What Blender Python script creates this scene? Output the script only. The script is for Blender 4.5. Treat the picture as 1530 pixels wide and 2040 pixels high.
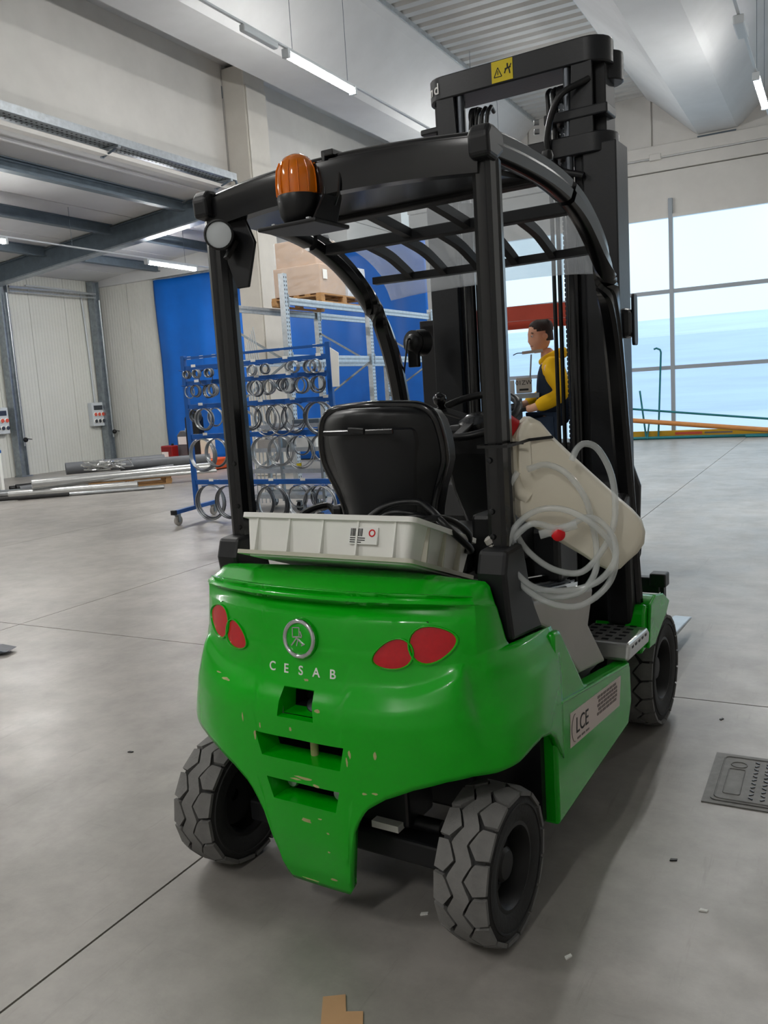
import bpy, bmesh, math, random
from mathutils import Vector, Matrix

random.seed(7)
for o in list(bpy.data.objects):
    bpy.data.objects.remove(o, do_unlink=True)
SC = bpy.context.scene
COL = SC.collection
PI = math.pi

# ------------------------------------------------------------------ camera
F_PX, PITCH, ROLL, YAW, CAM_H = 1683.6, 0.140355, -0.0636308, -0.501605, 1.5
cy, sy = math.cos(YAW), math.sin(YAW)
fwd = Vector((sy * math.cos(PITCH), cy * math.cos(PITCH), -math.sin(PITCH)))
rgt = Vector((cy, -sy, 0.0))
upv = rgt.cross(fwd)
r2 = math.cos(ROLL) * rgt + math.sin(ROLL) * upv
u2 = -math.sin(ROLL) * rgt + math.cos(ROLL) * upv
cam_data = bpy.data.cameras.new('camera')
cam_data.sensor_fit = 'VERTICAL'
cam_data.sensor_height = 36.0
cam_data.sensor_width = 27.0
cam_data.lens = F_PX / 2040.0 * 36.0
cam_data.clip_end = 300
cam = bpy.data.objects.new('camera', cam_data)
COL.objects.link(cam)
mw = Matrix.Identity(4)
for i in range(3):
    mw[i][0], mw[i][1], mw[i][2] = r2[i], u2[i], -fwd[i]
mw[2][3] = CAM_H
cam.matrix_world = mw
SC.camera = cam

# ------------------------------------------------------------------ world, exposure
w = bpy.data.worlds.new('daylight')
SC.world = w
w.use_nodes = True
bg = w.node_tree.nodes['Background']
bg.inputs[0].default_value = (0.85, 0.965, 1.0, 1)
bg.inputs[1].default_value = 0.95
SC.view_settings.view_transform = 'Standard'
SC.view_settings.look = 'None'
SC.view_settings.gamma = 1.0
SC.view_settings.use_curve_mapping = False
SC.view_settings.exposure = 0.0
LAMP_STRENGTH = 245.0
WINDOW_STRENGTH = 0.12

# ------------------------------------------------------------------ helpers
def lin(c):
    return tuple((x / 12.92 if x <= 0.04045 else ((x + 0.055) / 1.055) ** 2.4) for x in c)

def rgb(r, g, b):
    return lin((r / 255.0, g / 255.0, b / 255.0))

MATS = {}
def mat(name, color, rough=0.5, metal=0.0, var=0.0, scale=8.0, bump=0.0, bscale=60.0, coat=0.0,
        color2=None, trans=0.0, alpha=1.0, emit=None, estr=0.0, stretch=None, spec=0.5, ior=1.45, rvar=0.0):
    m = bpy.data.materials.new(name)
    m.use_nodes = True
    nt = m.node_tree
    b = nt.nodes['Principled BSDF']
    b.inputs['Base Color'].default_value = (*color, 1)
    b.inputs['Roughness'].default_value = rough
    b.inputs['Metallic'].default_value = metal
    b.inputs['Coat Weight'].default_value = coat
    b.inputs['Coat Roughness'].default_value = 0.12
    b.inputs['Transmission Weight'].default_value = trans
    b.inputs['Alpha'].default_value = alpha
    b.inputs['Specular IOR Level'].default_value = spec
    b.inputs['IOR'].default_value = ior
    if emit:
        b.inputs['Emission Color'].default_value = (*emit, 1)
        b.inputs['Emission Strength'].default_value = estr
    if var > 0 or color2 or bump > 0 or rvar > 0:
        tc = nt.nodes.new('ShaderNodeTexCoord')
        mp = nt.nodes.new('ShaderNodeMapping')
        nt.links.new(tc.outputs['Object'], mp.inputs[0])
        if stretch:
            mp.inputs['Scale'].default_value = stretch
    if var > 0 or color2 or rvar > 0:
        n = nt.nodes.new('ShaderNodeTexNoise')
        n.inputs['Scale'].default_value = scale
        n.inputs['Detail'].default_value = 6
        n.inputs['Roughness'].default_value = 0.62
        nt.links.new(mp.outputs[0], n.inputs['Vector'])
        cr = nt.nodes.new('ShaderNodeValToRGB')
        cr.color_ramp.elements[0].position = 0.32
        cr.color_ramp.elements[1].position = 0.68
        c2 = color2 if color2 else tuple(max(0, x * (1 - var)) for x in color)
        c1 = color if color2 else tuple(min(1, x * (1 + var)) for x in color)
        cr.color_ramp.elements[0].color = (*c2, 1)
        cr.color_ramp.elements[1].color = (*c1, 1)
        nt.links.new(n.outputs['Fac'], cr.inputs[0])
        nt.links.new(cr.outputs[0], b.inputs['Base Color'])
        if rvar > 0:
            mr = nt.nodes.new('ShaderNodeMapRange')
            mr.inputs['To Min'].default_value = max(0.02, rough - rvar)
            mr.inputs['To Max'].default_value = min(1, rough + rvar)
            nt.links.new(n.outputs['Fac'], mr.inputs['Value'])
            nt.links.new(mr.outputs[0], b.inputs['Roughness'])
    if bump > 0:
        n2 = nt.nodes.new('ShaderNodeTexNoise')
        n2.inputs['Scale'].default_value = bscale
        n2.inputs['Detail'].default_value = 4
        nt.links.new(mp.outputs[0], n2.inputs['Vector'])
        bp = nt.nodes.new('ShaderNodeBump')
        bp.inputs['Strength'].default_value = bump
        bp.inputs['Distance'].default_value = 0.01
        nt.links.new(n2.outputs['Fac'], bp.inputs['Height'])
        nt.links.new(bp.outputs[0], b.inputs['Normal'])
    MATS[name] = m
    return m

class MB:
    """collects shapes, builds ONE mesh object"""
    def __init__(s):
        s.v = []; s.f = []
    def add(s, vs, fs, mtx=None):
        o = len(s.v)
        for p in vs:
            p = Vector(p)
            s.v.append(mtx @ p if mtx else p)
        for f in fs:
            s.f.append([i + o for i in f])
        return s
    def box(s, c, d, rot=None):
        x, y, z = d[0] / 2, d[1] / 2, d[2] / 2
        vs = [(-x, -y, -z), (x, -y, -z), (x, y, -z), (-x, y, -z), (-x, -y, z), (x, -y, z), (x, y, z), (-x, y, z)]
        fs = [(0, 3, 2, 1), (4, 5, 6, 7), (0, 1, 5, 4), (1, 2, 6, 5), (2, 3, 7, 6), (3, 0, 4, 7)]
        m = Matrix.Translation(Vector(c))
        if rot is not None:
            m = m @ rot.to_4x4()
        return s.add(vs, fs, m)
    def b2(s, a, b):
        return s.box([(a[i] + b[i]) / 2 for i in range(3)], [abs(b[i] - a[i]) for i in range(3)])
    def bar(s, p0, p1, w, h, up=(0, 0, 1)):
        """rectangular bar from p0 to p1, width w (sideways) height h (along up)"""
        p0, p1 = Vector(p0), Vector(p1)
        d = p1 - p0; L = d.length; d = d / L
        up = Vector(up)
        sd = d.cross(up)
        if sd.length < 1e-4:
            up = Vector((1, 0, 0)); sd = d.cross(up)
        sd.normalize(); u = sd.cross(d)
        rot = Matrix((sd, d, u)).transposed()
        return s.box((p0 + p1) / 2, (w, L, h), rot)
    def cyl(s, p0, p1, r, r1=None, n=16, caps=True):
        return s.loft([circle(p0, Vector(p1) - Vector(p0), r, n), circle(p1, Vector(p1) - Vector(p0), r if r1 is None else r1, n)], True, caps)
    def loft(s, rings, closed=True, caps=True, loop=False):
        n = len(rings[0]); vs = [p for r in rings for p in r]; fs = []
        R = len(rings)
        for i in range(R if loop else R - 1):
            j = (i + 1) % R
            for k in range(n if closed else n - 1):
                l = (k + 1) % n
                fs.append((i * n + k, i * n + l, j * n + l, j * n + k))
        if caps and closed and not loop:
            fs.append(tuple(range(n - 1, -1, -1)))
            fs.append(tuple((R - 1) * n + k for k in range(n)))
        return s.add(vs, fs)
    def tube(s, pts, r, n=8, closed=False, caps=True):
        pts = [Vector(p) for p in pts]
        N = len(pts); rings = []
        up = None
        for i in range(N):
            a = pts[(i - 1) % N] if (closed or i > 0) else pts[i]
            b = pts[(i + 1) % N] if (closed or i < N - 1) else pts[i]
            d = (b - a).normalized()
            if up is None:
                up = Vector((0, 0, 1)) if abs(d.z) < 0.9 else Vector((1, 0, 0))
            sd = d.cross(up).normalized(); up = sd.cross(d).normalized()
            rr = r[i] if isinstance(r, (list, tuple)) else r
            rings.append([pts[i] + rr * (math.cos(2 * PI * k / n) * sd + math.sin(2 * PI * k / n) * up) for k in range(n)])
        return s.loft(rings, True, caps, closed)
    def sweep(s, pts, prof, up=(0, 0, 1), caps=True, closed=False):
        """profile [(side, up)] swept along pts, up kept near the given vector"""
        pts = [Vector(p) for p in pts]; N = len(pts); rings = []
        for i in range(N):
            a = pts[(i - 1) % N] if (closed or i > 0) else pts[i]
            b = pts[(i + 1) % N] if (closed or i < N - 1) else pts[i]
            d = (b - a).normalized()
            sd = d.cross(Vector(up)).normalized(); u = sd.cross(d).normalized()
            rings.append([pts[i] + q[0] * sd + q[1] * u for q in prof])
        return s.loft(rings, True, caps, closed)
    def lathe(s, prof, n=24, org=(0, 0, 0), axis=(0, 0, 1), caps=True):
        axis = Vector(axis).normalized(); org = Vector(org)
        return s.loft([circle(org + axis * h, axis, max(r, 1e-4), n) for r, h in prof], True, caps)
    def prism(s, poly, axis, d0, d1):
        """2D polygon extruded along 'x' (poly=(y,z)), 'y' (poly=(x,z)) or 'z' (poly=(x,y))"""
        def P(q, d):
            return {'x': (d, q[0], q[1]), 'y': (q[0], d, q[1]), 'z': (q[0], q[1], d)}[axis]
        return s.loft([[P(q, d0) for q in poly], [P(q, d1) for q in poly]], True, True)
    def build(s, name, m, parent=None, smooth=None, bevel=0.0, segs=2, loc=None, subsurf=0, solid=0.0, weld=False, mirror=False):
        me = bpy.data.meshes.new(name)
        me.from_pydata([tuple(p) for p in s.v], [], s.f)
        bm = bmesh.new(); bm.from_mesh(me)
        if weld:
            bmesh.ops.remove_doubles(bm, verts=bm.verts, dist=1e-5)
        bmesh.ops.recalc_face_normals(bm, faces=bm.faces)
        bm.to_mesh(me); bm.free()
        if isinstance(m, str):
            m = MATS[m]
        for mm in (m if isinstance(m, (list, tuple)) else [m]):
            me.materials.append(mm)
        o = bpy.data.objects.new(name, me)
        COL.objects.link(o)
        if parent is not None:
            o.parent = parent
        if loc is not None:
            o.location = loc
        if smooth is not None:
            for p in me.polygons:
                p.use_smooth = True
            try:
                me.set_sharp_from_angle(angle=math.radians(smooth))
            except Exception:
                pass
        if mirror:
            md = o.modifiers.new('mirror', 'MIRROR')
        if solid:
            md = o.modifiers.new('solid', 'SOLIDIFY'); md.thickness = solid; md.offset = -1
        if bevel > 0:
            md = o.modifiers.new('bevel', 'BEVEL')
            md.width = bevel; md.segments = segs; md.limit_method = 'ANGLE'; md.angle_limit = math.radians(40)
        if subsurf:
            md = o.modifiers.new('sub', 'SUBSURF'); md.levels = subsurf; md.render_levels = subsurf
        return o

def circle(c, ax, r, n):
    c = Vector(c); ax = Vector(ax).normalized()
    h = Vector((0, 0, 1)) if abs(ax.z) < 0.9 else Vector((1, 0, 0))
    a = ax.cross(h).normalized(); b = ax.cross(a).normalized()
    return [c + r * (math.cos(2 * PI * k / n) * a + math.sin(2 * PI * k / n) * b) for k in range(n)]

def arc(c, r, a0, a1, n):
    return [(c[0] + r * math.cos(a0 + (a1 - a0) * i / n), c[1] + r * math.sin(a0 + (a1 - a0) * i / n)) for i in range(n + 1)]

def rrect(w, h, r, n=4):
    """rounded rectangle polygon centred at 0"""
    P = []
    for cx, cyy, a in ((w / 2 - r, h / 2 - r, 0), (-w / 2 + r, h / 2 - r, PI / 2), (-w / 2 + r, -h / 2 + r, PI), (w / 2 - r, -h / 2 + r, 3 * PI / 2)):
        P += arc((cx, cyy), r, a, a + PI / 2, n)
    return P

def smooth_path(pts, n=8):
    """catmull-rom through points"""
    pts = [Vector(p) for p in pts]; out = []
    for i in range(len(pts) - 1):
        p0 = pts[i - 1] if i > 0 else 2 * pts[0] - pts[1]
        p1, p2 = pts[i], pts[i + 1]
        p3 = pts[i + 2] if i + 2 < len(pts) else 2 * pts[-1] - pts[-2]
        for k in range(n):
            t = k / n
            out.append(0.5 * ((2 * p1) + (p2 - p0) * t + (2 * p0 - 5 * p1 + 4 * p2 - p3) * t * t + (3 * p1 - p0 - 3 * p2 + p3) * t ** 3))
    out.append(pts[-1])
    return out

def empty(name, loc=(0, 0, 0), rz=0.0):
    o = bpy.data.objects.new(name, None)
    COL.objects.link(o)
    o.location = loc; o.rotation_euler = (0, 0, rz)
    o.empty_display_size = 0.1
    return o

def tag(o, label, cat, group=None, kind=None):
    o['label'] = label; o['category'] = cat
    if group: o['group'] = group
    if kind: o['kind'] = kind
    return o

def struct(o, label=None):
    o['kind'] = 'structure'
    if label: o['label'] = label
    return o

def copy_tree(o, parent=None):
    c = o.copy(); COL.objects.link(c)
    if parent is not None:
        c.parent = parent
    for ch in list(o.children):
        copy_tree(ch, c)
    return c

def text(name, body, size, m, mtx, parent=None, ext=0.0006, bold=False, align='CENTER', spacing=1.0):
    cu = bpy.data.curves.new(name, 'FONT')
    cu.body = body; cu.size = size; cu.align_x = align; cu.align_y = 'CENTER'
    cu.extrude = ext; cu.space_character = spacing
    cu.offset = 0.012 * size if bold else 0
    tmp = bpy.data.objects.new(name, cu)
    COL.objects.link(tmp)
    dg = bpy.context.evaluated_depsgraph_get()
    me = bpy.data.meshes.new_from_object(tmp.evaluated_get(dg))
    bpy.data.objects.remove(tmp, do_unlink=True)
    me.transform(mtx)
    me.materials.clear(); me.materials.append(MATS[m] if isinstance(m, str) else m)
    o = bpy.data.objects.new(name, me); COL.objects.link(o)
    if parent is not None: o.parent = parent
    return o

def frame(o, x, y):
    """4x4 with origin o, local x and y axes"""
    x = Vector(x).normalized(); y = Vector(y); z = x.cross(y).normalized(); y = z.cross(x)
    m = Matrix((x, y, z)).transposed().to_4x4(); m.translation = Vector(o)
    return m

# ------------------------------------------------------------------ materials
mat('concrete_white', rgb(205, 203, 199), 0.75, var=0.05, scale=1.3, bump=0.05, bscale=20)
mat('concrete_beam', rgb(196, 197, 198), 0.8, var=0.06, scale=0.9, bump=0.06, bscale=15)
mat('column_white', rgb(208, 204, 196), 0.7, var=0.05, scale=2.0)
mat('sandwich', rgb(205, 206, 200), 0.32, var=0.03, scale=1.5)
mat('galv', rgb(150, 158, 164), 0.42, 0.75, var=0.18, scale=9)
mat('galv_light', rgb(186, 192, 197), 0.35, 0.7, var=0.12, scale=14)
mat('galv_dark', rgb(96, 108, 118), 0.5, 0.35, var=0.12, scale=6)
mat('corrugated', rgb(188, 188, 186), 0.55, 0.15)
mat('curtain_blue', rgb(0, 92, 182), 0.5, var=0.1, scale=1.2, bump=0.15, bscale=2.5)
mat('blue_paint', rgb(14, 82, 158), 0.4, var=0.06, scale=10)
mat('lamp', (1, 1, 1), 0.5, emit=(1.0, 0.985, 0.95), estr=LAMP_STRENGTH)
mat('lamp_housing', rgb(196, 202, 206), 0.5)
mat('frame_grey', rgb(150, 158, 166), 0.5)
mat('wood', rgb(168, 128, 84), 0.8, var=0.2, scale=6, stretch=(1, 8, 8))
mat('cardboard', rgb(186, 148, 108), 0.8, var=0.07, scale=5)
mat('white_label', rgb(235, 235, 232), 0.6)
mat('black_plastic', rgb(17, 18, 20), 0.40, var=0.12, scale=30, bump=0.04, bscale=200)
mat('black_gloss', rgb(12, 13, 16), 0.22, coat=0.3, var=0.12, scale=12)
mat('black_matte', rgb(21, 22, 25), 0.45, var=0.12, scale=8)
mat('mast_grey', rgb(29, 31, 35), 0.40, var=0.1, scale=6, bump=0.05, bscale=90)
mat('rubber', rgb(46, 46, 46), 0.85, var=0.18, scale=14, bump=0.2, bscale=70)
mat('rubber_worn', rgb(112, 111, 109), 0.85, var=0.12, scale=18, bump=0.2, bscale=90)
mat('rim', rgb(22, 22, 23), 0.5, var=0.2, scale=20)
mat('rust_rim', rgb(60, 30, 20), 0.7, var=0.3, scale=14)
mat('chrome', rgb(215, 218, 220), 0.12, 1.0)
mat('steel', rgb(170, 173, 176), 0.3, 0.9, var=0.1, scale=12)
mat('steel_dark', rgb(92, 96, 102), 0.38, 0.85, var=0.15, scale=12)
mat('pvc_grey', rgb(96, 99, 103), 0.55, var=0.08)
mat('alu', rgb(196, 197, 196), 0.3, 0.8, var=0.06, scale=10)
mat('red_lens', rgb(196, 10, 26), 0.35, coat=0.4, var=0.08, scale=60)
mat('red_plastic', rgb(214, 20, 30), 0.35)
mat('red_paint', rgb(208, 84, 66), 0.5, var=0.06)
mat('orange_paint', rgb(226, 92, 34), 0.55, var=0.06)
mat('amber', rgb(255, 138, 10), 0.10, trans=0.35, coat=0.6)
mat('white_plastic', rgb(238, 238, 233), 0.45, var=0.03, scale=6)
mat('beige_white', rgb(206, 203, 190), 0.5, color2=rgb(186, 182, 164), scale=5)  # mottled beige for the crate's base flange and end ribs
mat('can_plastic', rgb(234, 229, 214), 0.45, color2=rgb(224, 216, 196), scale=3, coat=0.1)
mat('clear_hose', rgb(225, 230, 230), 0.10, alpha=0.36, spec=1.0, coat=0.8)
mat('yellow_sticker', rgb(228, 204, 20), 0.5)
mat('black_ink', rgb(20, 20, 20), 0.6)
mat('grey_ink', rgb(120, 108, 104), 0.6)
mat('sticker_white', rgb(214, 200, 192), 0.45)
mat('grey_cover', rgb(168, 164, 158), 0.5, var=0.05, scale=4)
mat('yellow_cloth', rgb(232, 184, 6), 0.85, bump=0.2, bscale=30)
mat('navy_cloth', rgb(36, 52, 74), 0.85, bump=0.2, bscale=30)
mat('skin', rgb(220, 170, 142), 0.55)
mat('hair_dark', rgb(44, 36, 34), 0.7, bump=0.3, bscale=120)
mat('teal', rgb(14, 112, 120), 0.5)
mat('ladder_yellow', rgb(206, 160, 30), 0.5)
mat('wood_pole', rgb(200, 134, 72), 0.5)
mat('iron', rgb(122, 121, 119), 0.6, 0.4, var=0.15, scale=20)
mat('dark_gap', rgb(58, 56, 54), 0.9)
mat('primer', rgb(176, 172, 120), 0.8, var=0.15, scale=40)
# ================================================================== THE SETTING
def concrete_floor():
    m = bpy.data.materials.new('floor_concrete'); m.use_nodes = True
    nt = m.node_tree; b = nt.nodes['Principled BSDF']
    g = nt.nodes.new('ShaderNodeNewGeometry')
    def noise(scale, detail, stretch=None, rz=0.0, rough=0.6):
        mp = nt.nodes.new('ShaderNodeMapping')
        if stretch: mp.inputs['Scale'].default_value = stretch
        mp.inputs['Rotation'].default_value = (0, 0, rz)
        nt.links.new(g.outputs['Position'], mp.inputs[0])
        n = nt.nodes.new('ShaderNodeTexNoise')
        n.inputs['Scale'].default_value = scale; n.inputs['Detail'].default_value = detail
        n.inputs['Roughness'].default_value = rough
        nt.links.new(mp.outputs[0], n.inputs['Vector'])
        return n
    def ramp(n, p0, c0, p1, c1):
        r = nt.nodes.new('ShaderNodeValToRGB')
        r.color_ramp.elements[0].position = p0; r.color_ramp.elements[1].position = p1
        r.color_ramp.elements[0].color = (*c0, 1); r.color_ramp.elements[1].color = (*c1, 1)
        nt.links.new(n.outputs['Fac'], r.inputs[0]); return r
    def mul(a, bb, fac=1.0):
        x = nt.nodes.new('ShaderNodeMix'); x.data_type = 'RGBA'; x.blend_type = 'MULTIPLY'
        x.inputs[0].default_value = fac
        nt.links.new(a, x.inputs[6]); nt.links.new(bb, x.inputs[7]); return x.outputs[2]
    base = ramp(noise(0.7, 8), 0.3, rgb(136, 132, 127), 0.7, rgb(170, 165, 159))
    blot = ramp(noise(4.5, 8, None, 0, 0.7), 0.35, (0.78, 0.78, 0.78), 0.62, (1, 1, 1))
    scuff = ramp(noise(2.2, 10, (9, 0.7, 1), 0.55, 0.75), 0.28, (0.72, 0.71, 0.70), 0.42, (1, 1, 1))
    scuff2 = ramp(noise(2.6, 10, (0.8, 8, 1), 0.25, 0.75), 0.27, (0.78, 0.77, 0.76), 0.40, (1, 1, 1))
    c = mul(mul(mul(base.outputs[0], blot.outputs[0]), scuff.outputs[0], 0.8), scuff2.outputs[0], 0.7)
    nt.links.new(c, b.inputs['Base Color'])
    rn = noise(3.0, 8, None, 0, 0.7)
    mr = nt.nodes.new('ShaderNodeMapRange')
    mr.inputs['To Min'].default_value = 0.20; mr.inputs['To Max'].default_value = 0.52
    nt.links.new(rn.outputs['Fac'], mr.inputs['Value']); nt.links.new(mr.outputs[0], b.inputs['Roughness'])
    bp = nt.nodes.new('ShaderNodeBump'); bp.inputs['Strength'].default_value = 0.06; bp.inputs['Distance'].default_value = 0.01
    bn = noise(24, 6, None, 0, 0.7)
    nt.links.new(bn.outputs['Fac'], bp.inputs['Height']); nt.links.new(bp.outputs[0], b.inputs['Normal'])
    MATS['floor'] = m
concrete_floor()

# floor: saw-cut slabs over a dark base
XJ = [-18.75 + 0.0, -15.37, -11.99, -8.62, -5.245, -1.87, 1.505, 4.88, 8.255]
YJ = [-6.1, 3.96, 14.0, 21.2]
g = MB().b2((-18.7, -6.0, -0.20), (8.2, 21.15, -0.02))
floor = struct(g.build('floor', 'dark_gap'), 'grey concrete hall floor of large saw-cut slabs')
for i in range(len(XJ) - 1):
    for j in range(len(YJ) - 1):
        MB().b2((XJ[i] + .004, YJ[j] + .004, -0.06), (XJ[i + 1] - .004, YJ[j + 1] - .004, 0)).build('slab', 'floor', floor)

# back wall with window strip (Y = 21)
WY = 20.96
wb = struct(MB().b2((-18.7, WY + .02, 6.66), (8.2, WY + .3, 8.6)).build('wall_back', 'concrete_white'), 'white precast wall above the long window strip')
for z0, z1, d in ((6.40, 6.655, .10), (6.10, 6.37, .04), (5.10, 6.085, -.02)):
    MB().b2((-10.2, WY - d, z0), (8.2, WY + .28, z1)).build('panel', 'concrete_white', wb, bevel=.012)
MB().b2((-10.2, WY - .06, 5.05), (8.2, WY + .1, 5.12)).build('ledge', 'concrete_white', wb)
MB().b2((-10.2, WY, 0), (-8.76, WY + .28, 5.05)).build('panel', 'concrete_white', wb)
MB().cyl((-9, WY - .07, 6.385), (8.1, WY - .07, 6.385), .018, n=8).build('conduit', 'concrete_beam', wb)
MB().b2((-3.95, WY - .14, 6.33), (-3.7, WY - .04, 6.47)).build('junction_box', 'concrete_white', wb, bevel=.01)
for x0, x1 in ((-9.4, -6.84), (-6.80, -3.92), (-3.88, -1.2), (-1.16, 2.0)):
    MB().b2((x0, WY - .03, 6.67), (x1, WY + .1, 8.4)).build('panel', 'concrete_white', wb)
MB().b2((-2.92, WY - .05, 6.52), (-2.12, WY - .031, 6.70)).build('bearing_pad', 'galv_dark', wb)

def pane_mat():
    m = bpy.data.materials.new('milky_pane'); m.use_nodes = True
    nt = m.node_tree; nt.nodes.remove(nt.nodes['Principled BSDF'])
    out = nt.nodes['Material Output']
    tr = nt.nodes.new('ShaderNodeBsdfTransparent'); tr.inputs[0].default_value = (0.90, 0.96, 1.0, 1)
    em = nt.nodes.new('ShaderNodeEmission'); em.inputs[0].default_value = (*rgb(205, 232, 252), 1); em.inputs[1].default_value = WINDOW_STRENGTH * 2
    gl = nt.nodes.new('ShaderNodeBsdfGlossy'); gl.inputs['Roughness'].default_value = 0.3
    mx = nt.nodes.new('ShaderNodeAddShader')
    nt.links.new(tr.outputs[0], mx.inputs[0]); nt.links.new(em.outputs[0], mx.inputs[1])
    m2 = nt.nodes.new('ShaderNodeMixShader'); m2.inputs[0].default_value = 0.03
    nt.links.new(mx.outputs[0], m2.inputs[1]); nt.links.new(gl.outputs[0], m2.inputs[2])
    nt.links.new(m2.outputs[0], out.inputs['Surface'])
    MATS['pane'] = m
pane_mat()
MX = [-8.76, -6.14, -3.52, -0.90, 1.72, 4.34, 6.96]
MZ = [0.0, 1.65, 3.40, 5.09]
wn = struct(MB().b2((-8.76, WY - .02, 0), (6.96, WY + .12, .05)).build('window_1', 'frame_grey'), 'long strip of milky polycarbonate panes in grey frames')
for x in MX:
    MB().b2((x - .045, WY - .07, 0.05), (x + .045, WY + .06, 5.47 if x == -3.52 else 5.10)).build('mullion', 'frame_grey', wn, bevel=.006)
for i in range(len(MX) - 1):
    for z in MZ[1:3]:
        MB().b2((MX[i] + .045, WY - .05, z - .045), (MX[i + 1] - .045, WY + .05, z + .045)).build('transom', 'frame_grey', wn)
    for k in range(3):
        z0 = MZ[k] + (.05 if k == 0 else .045); z1 = MZ[k + 1] - (.045 if k < 2 else 0)
        MB().b2((MX[i] + .045, WY - .01, z0), (MX[i + 1] - .045, WY + .01, z1)).build('pane', 'pane', wn)
# outside: yard and a low pale-blue shed beyond the panes
mat('yard', rgb(196, 212, 226), 0.9)
mat('shed_blue', rgb(196, 218, 244), 0.8, var=0.12, scale=0.5, stretch=(.3, 1, 6))
tag(MB().b2((-60, 21.4, -.3), (60, 70, -.25)).build('yard_ground', 'yard'), 'pale yard ground outside beyond the milky window panes', 'yard')
tag(MB().prism([(40, -.25), (40, 3.2), (44, 4.2), (48, 3.2), (48, -.25)], 'x', -40, 40).build('shed', 'shed_blue'), 'blurred pale blue shed outside beyond the milky window panes', 'shed')

# long left wall of the hall, above the annex opening
wl = struct(MB().b2((-10.75, -6.0, 7.36), (-10.42, 21.0, 8.6)).build('wall_left', 'concrete_white'), 'white precast wall panels above the annex opening')
for y0, y1 in ((-6, 3.6), (3.64, 13.64), (13.68, 20.95)):
    MB().b2((-10.70, y0, 5.62), (-10.40, y1, 7.95)).build('panel', 'concrete_white', wl, bevel=.008)
MB().b2((-10.70, 17.45, 0), (-10.40, 20.95, 5.60)).build('panel', 'concrete_white', wl)
wr = struct(MB().b2((8.2, -6.0, 0), (8.5, 21.2, 8.6)).build('wall_right', 'concrete_white'), 'white hall wall')
wf = struct(MB().b2((-18.7, -6.3, 0), (8.5, -6.0, 8.6)).build('wall_front', 'concrete_white'), 'white hall wall behind the viewer')

# annex walls: ribbed sandwich panels
wa = struct(MB().b2((-18.30, -6.0, 0), (-18.06, 17.4, 5.6)).build('wall_annex_left', 'sandwich'), 'white ribbed sandwich panel wall of the annex')
y = 6.0
while y < 17.2:
    y1 = min(y + 1.13, 17.28)
    m = MB(); N = 12; d = (y1 - y - .012) / N
    prof = []
    for k in range(N):
        a = y + .006 + k * d
        prof += [(a, -18.03), (a + d * .8, -18.03), (a + d * .84, -18.037), (a + d * .96, -18.037)]
    poly = [(p[1], p[0]) for p in prof]
    poly += [(-18.03, y1 - .006), (-18.07, y1 - .006), (-18.07, y + .006)]
    m.prism(poly, 'z', 0, 5.3).build('panel', 'sandwich', wa)
    y = y1
wab = struct(MB().b2((-18.3, 17.32, 0), (-10.0, 17.55, 6.2)).build('wall_annex_back', 'concrete_white'), 'white end wall of the annex behind the blue curtain')
for x0, x1 in ((-18.03, -16.9), (-16.89, -15.76)):
    m = MB(); N = 12; d = (x1 - x0 - .012) / N; prof = []
    for k in range(N):
        a = x0 + .006 + k * d
        prof += [(a, 17.29), (a + d * .8, 17.29), (a + d * .84, 17.297), (a + d * .96, 17.297)]
    m.prism(prof + [(x1 - .006, 17.29), (x1 - .006, 17.33), (x0 + .006, 17.33)], 'z', 0, 4.9).build('panel', 'sandwich', wab)
MB().b2((-18.03, 17.18, 4.80), (-10.6, 17.31, 5.36)).build('ledge_beam', 'concrete_beam', wab, bevel=.01)
# annex ceiling, sloping down to the left
def annex_z(x): return 5.62 + (x + 10.4) * 0.085
ca = struct(MB().prism([(-18.3, annex_z(-18.3)), (-10.7, annex_z(-10.7)), (-10.7, annex_z(-10.7) + .15), (-18.3, annex_z(-18.3) + .15)], 'y', -6, 17.5).build('ceiling_annex', 'concrete_beam'), 'sloping annex roof panels')
x = -17.9
k = 0
while x < -10.9:
    MB().prism([(x + .01, annex_z(x) - .03), (x + .98, annex_z(x + .98) - .03), (x + .98, annex_z(x + .98) + .02), (x + .01, annex_z(x) + .02)], 'y', -5, 17.3).build('panel', 'concrete_beam', ca)
    x += 1.0

# main ceiling: wing-shaped concrete beams with corrugated sheets between them
ce = struct(MB().b2((-10.7, -6.2, 8.62), (8.4, 21.2, 8.72)).build('ceiling', 'concrete_beam'), 'hall ceiling of wing-shaped concrete beams and corrugated sheets')
def wing(xc, hw=1.48):
    m = MB()
    s = [(xc - hw, 7.68), (xc - hw + .12, 7.60), (xc - .52, 6.82), (xc - .40, 6.73), (xc + .40, 6.73), (xc + .52, 6.82), (xc + hw - .12, 7.60), (xc + hw, 7.68)]
    t = [(xc + hw, 7.80), (xc + .5, 7.2), (xc, 7.05), (xc - .5, 7.2), (xc - hw, 7.80)]
    m.prism(s + t, 'y', -6, WY - .04)
    return m.build('wing_beam', 'concrete_beam', ce)
for xc in (-8.1, -2.5, 3.1, 8.6):
    if xc < 8: wing(xc)
def corr(x0, x1):
    m = MB(); yy = -6.0; P = []
    top, bot = 7.86, 7.79
    pts = []
    while yy < WY - .05:
        pts += [(yy, bot), (yy + .14, bot), (yy + .19, top), (yy + .27, top)]
        yy += .32
    vs = []; fs = []
    for (a, z) in pts:
        vs.append((x0, a, z)); vs.append((x1, a, z))
    n = len(pts)
    for k in range(n - 1):
        fs.append((2 * k, 2 * k + 1, 2 * k + 3, 2 * k + 2))
    m.add(vs, fs)
    return m.build('corrugated_sheet', 'corrugated', ce, solid=.01)
corr(-6.70, -3.90); corr(-1.10, 1.70); corr(4.5, 8.2)
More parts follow.
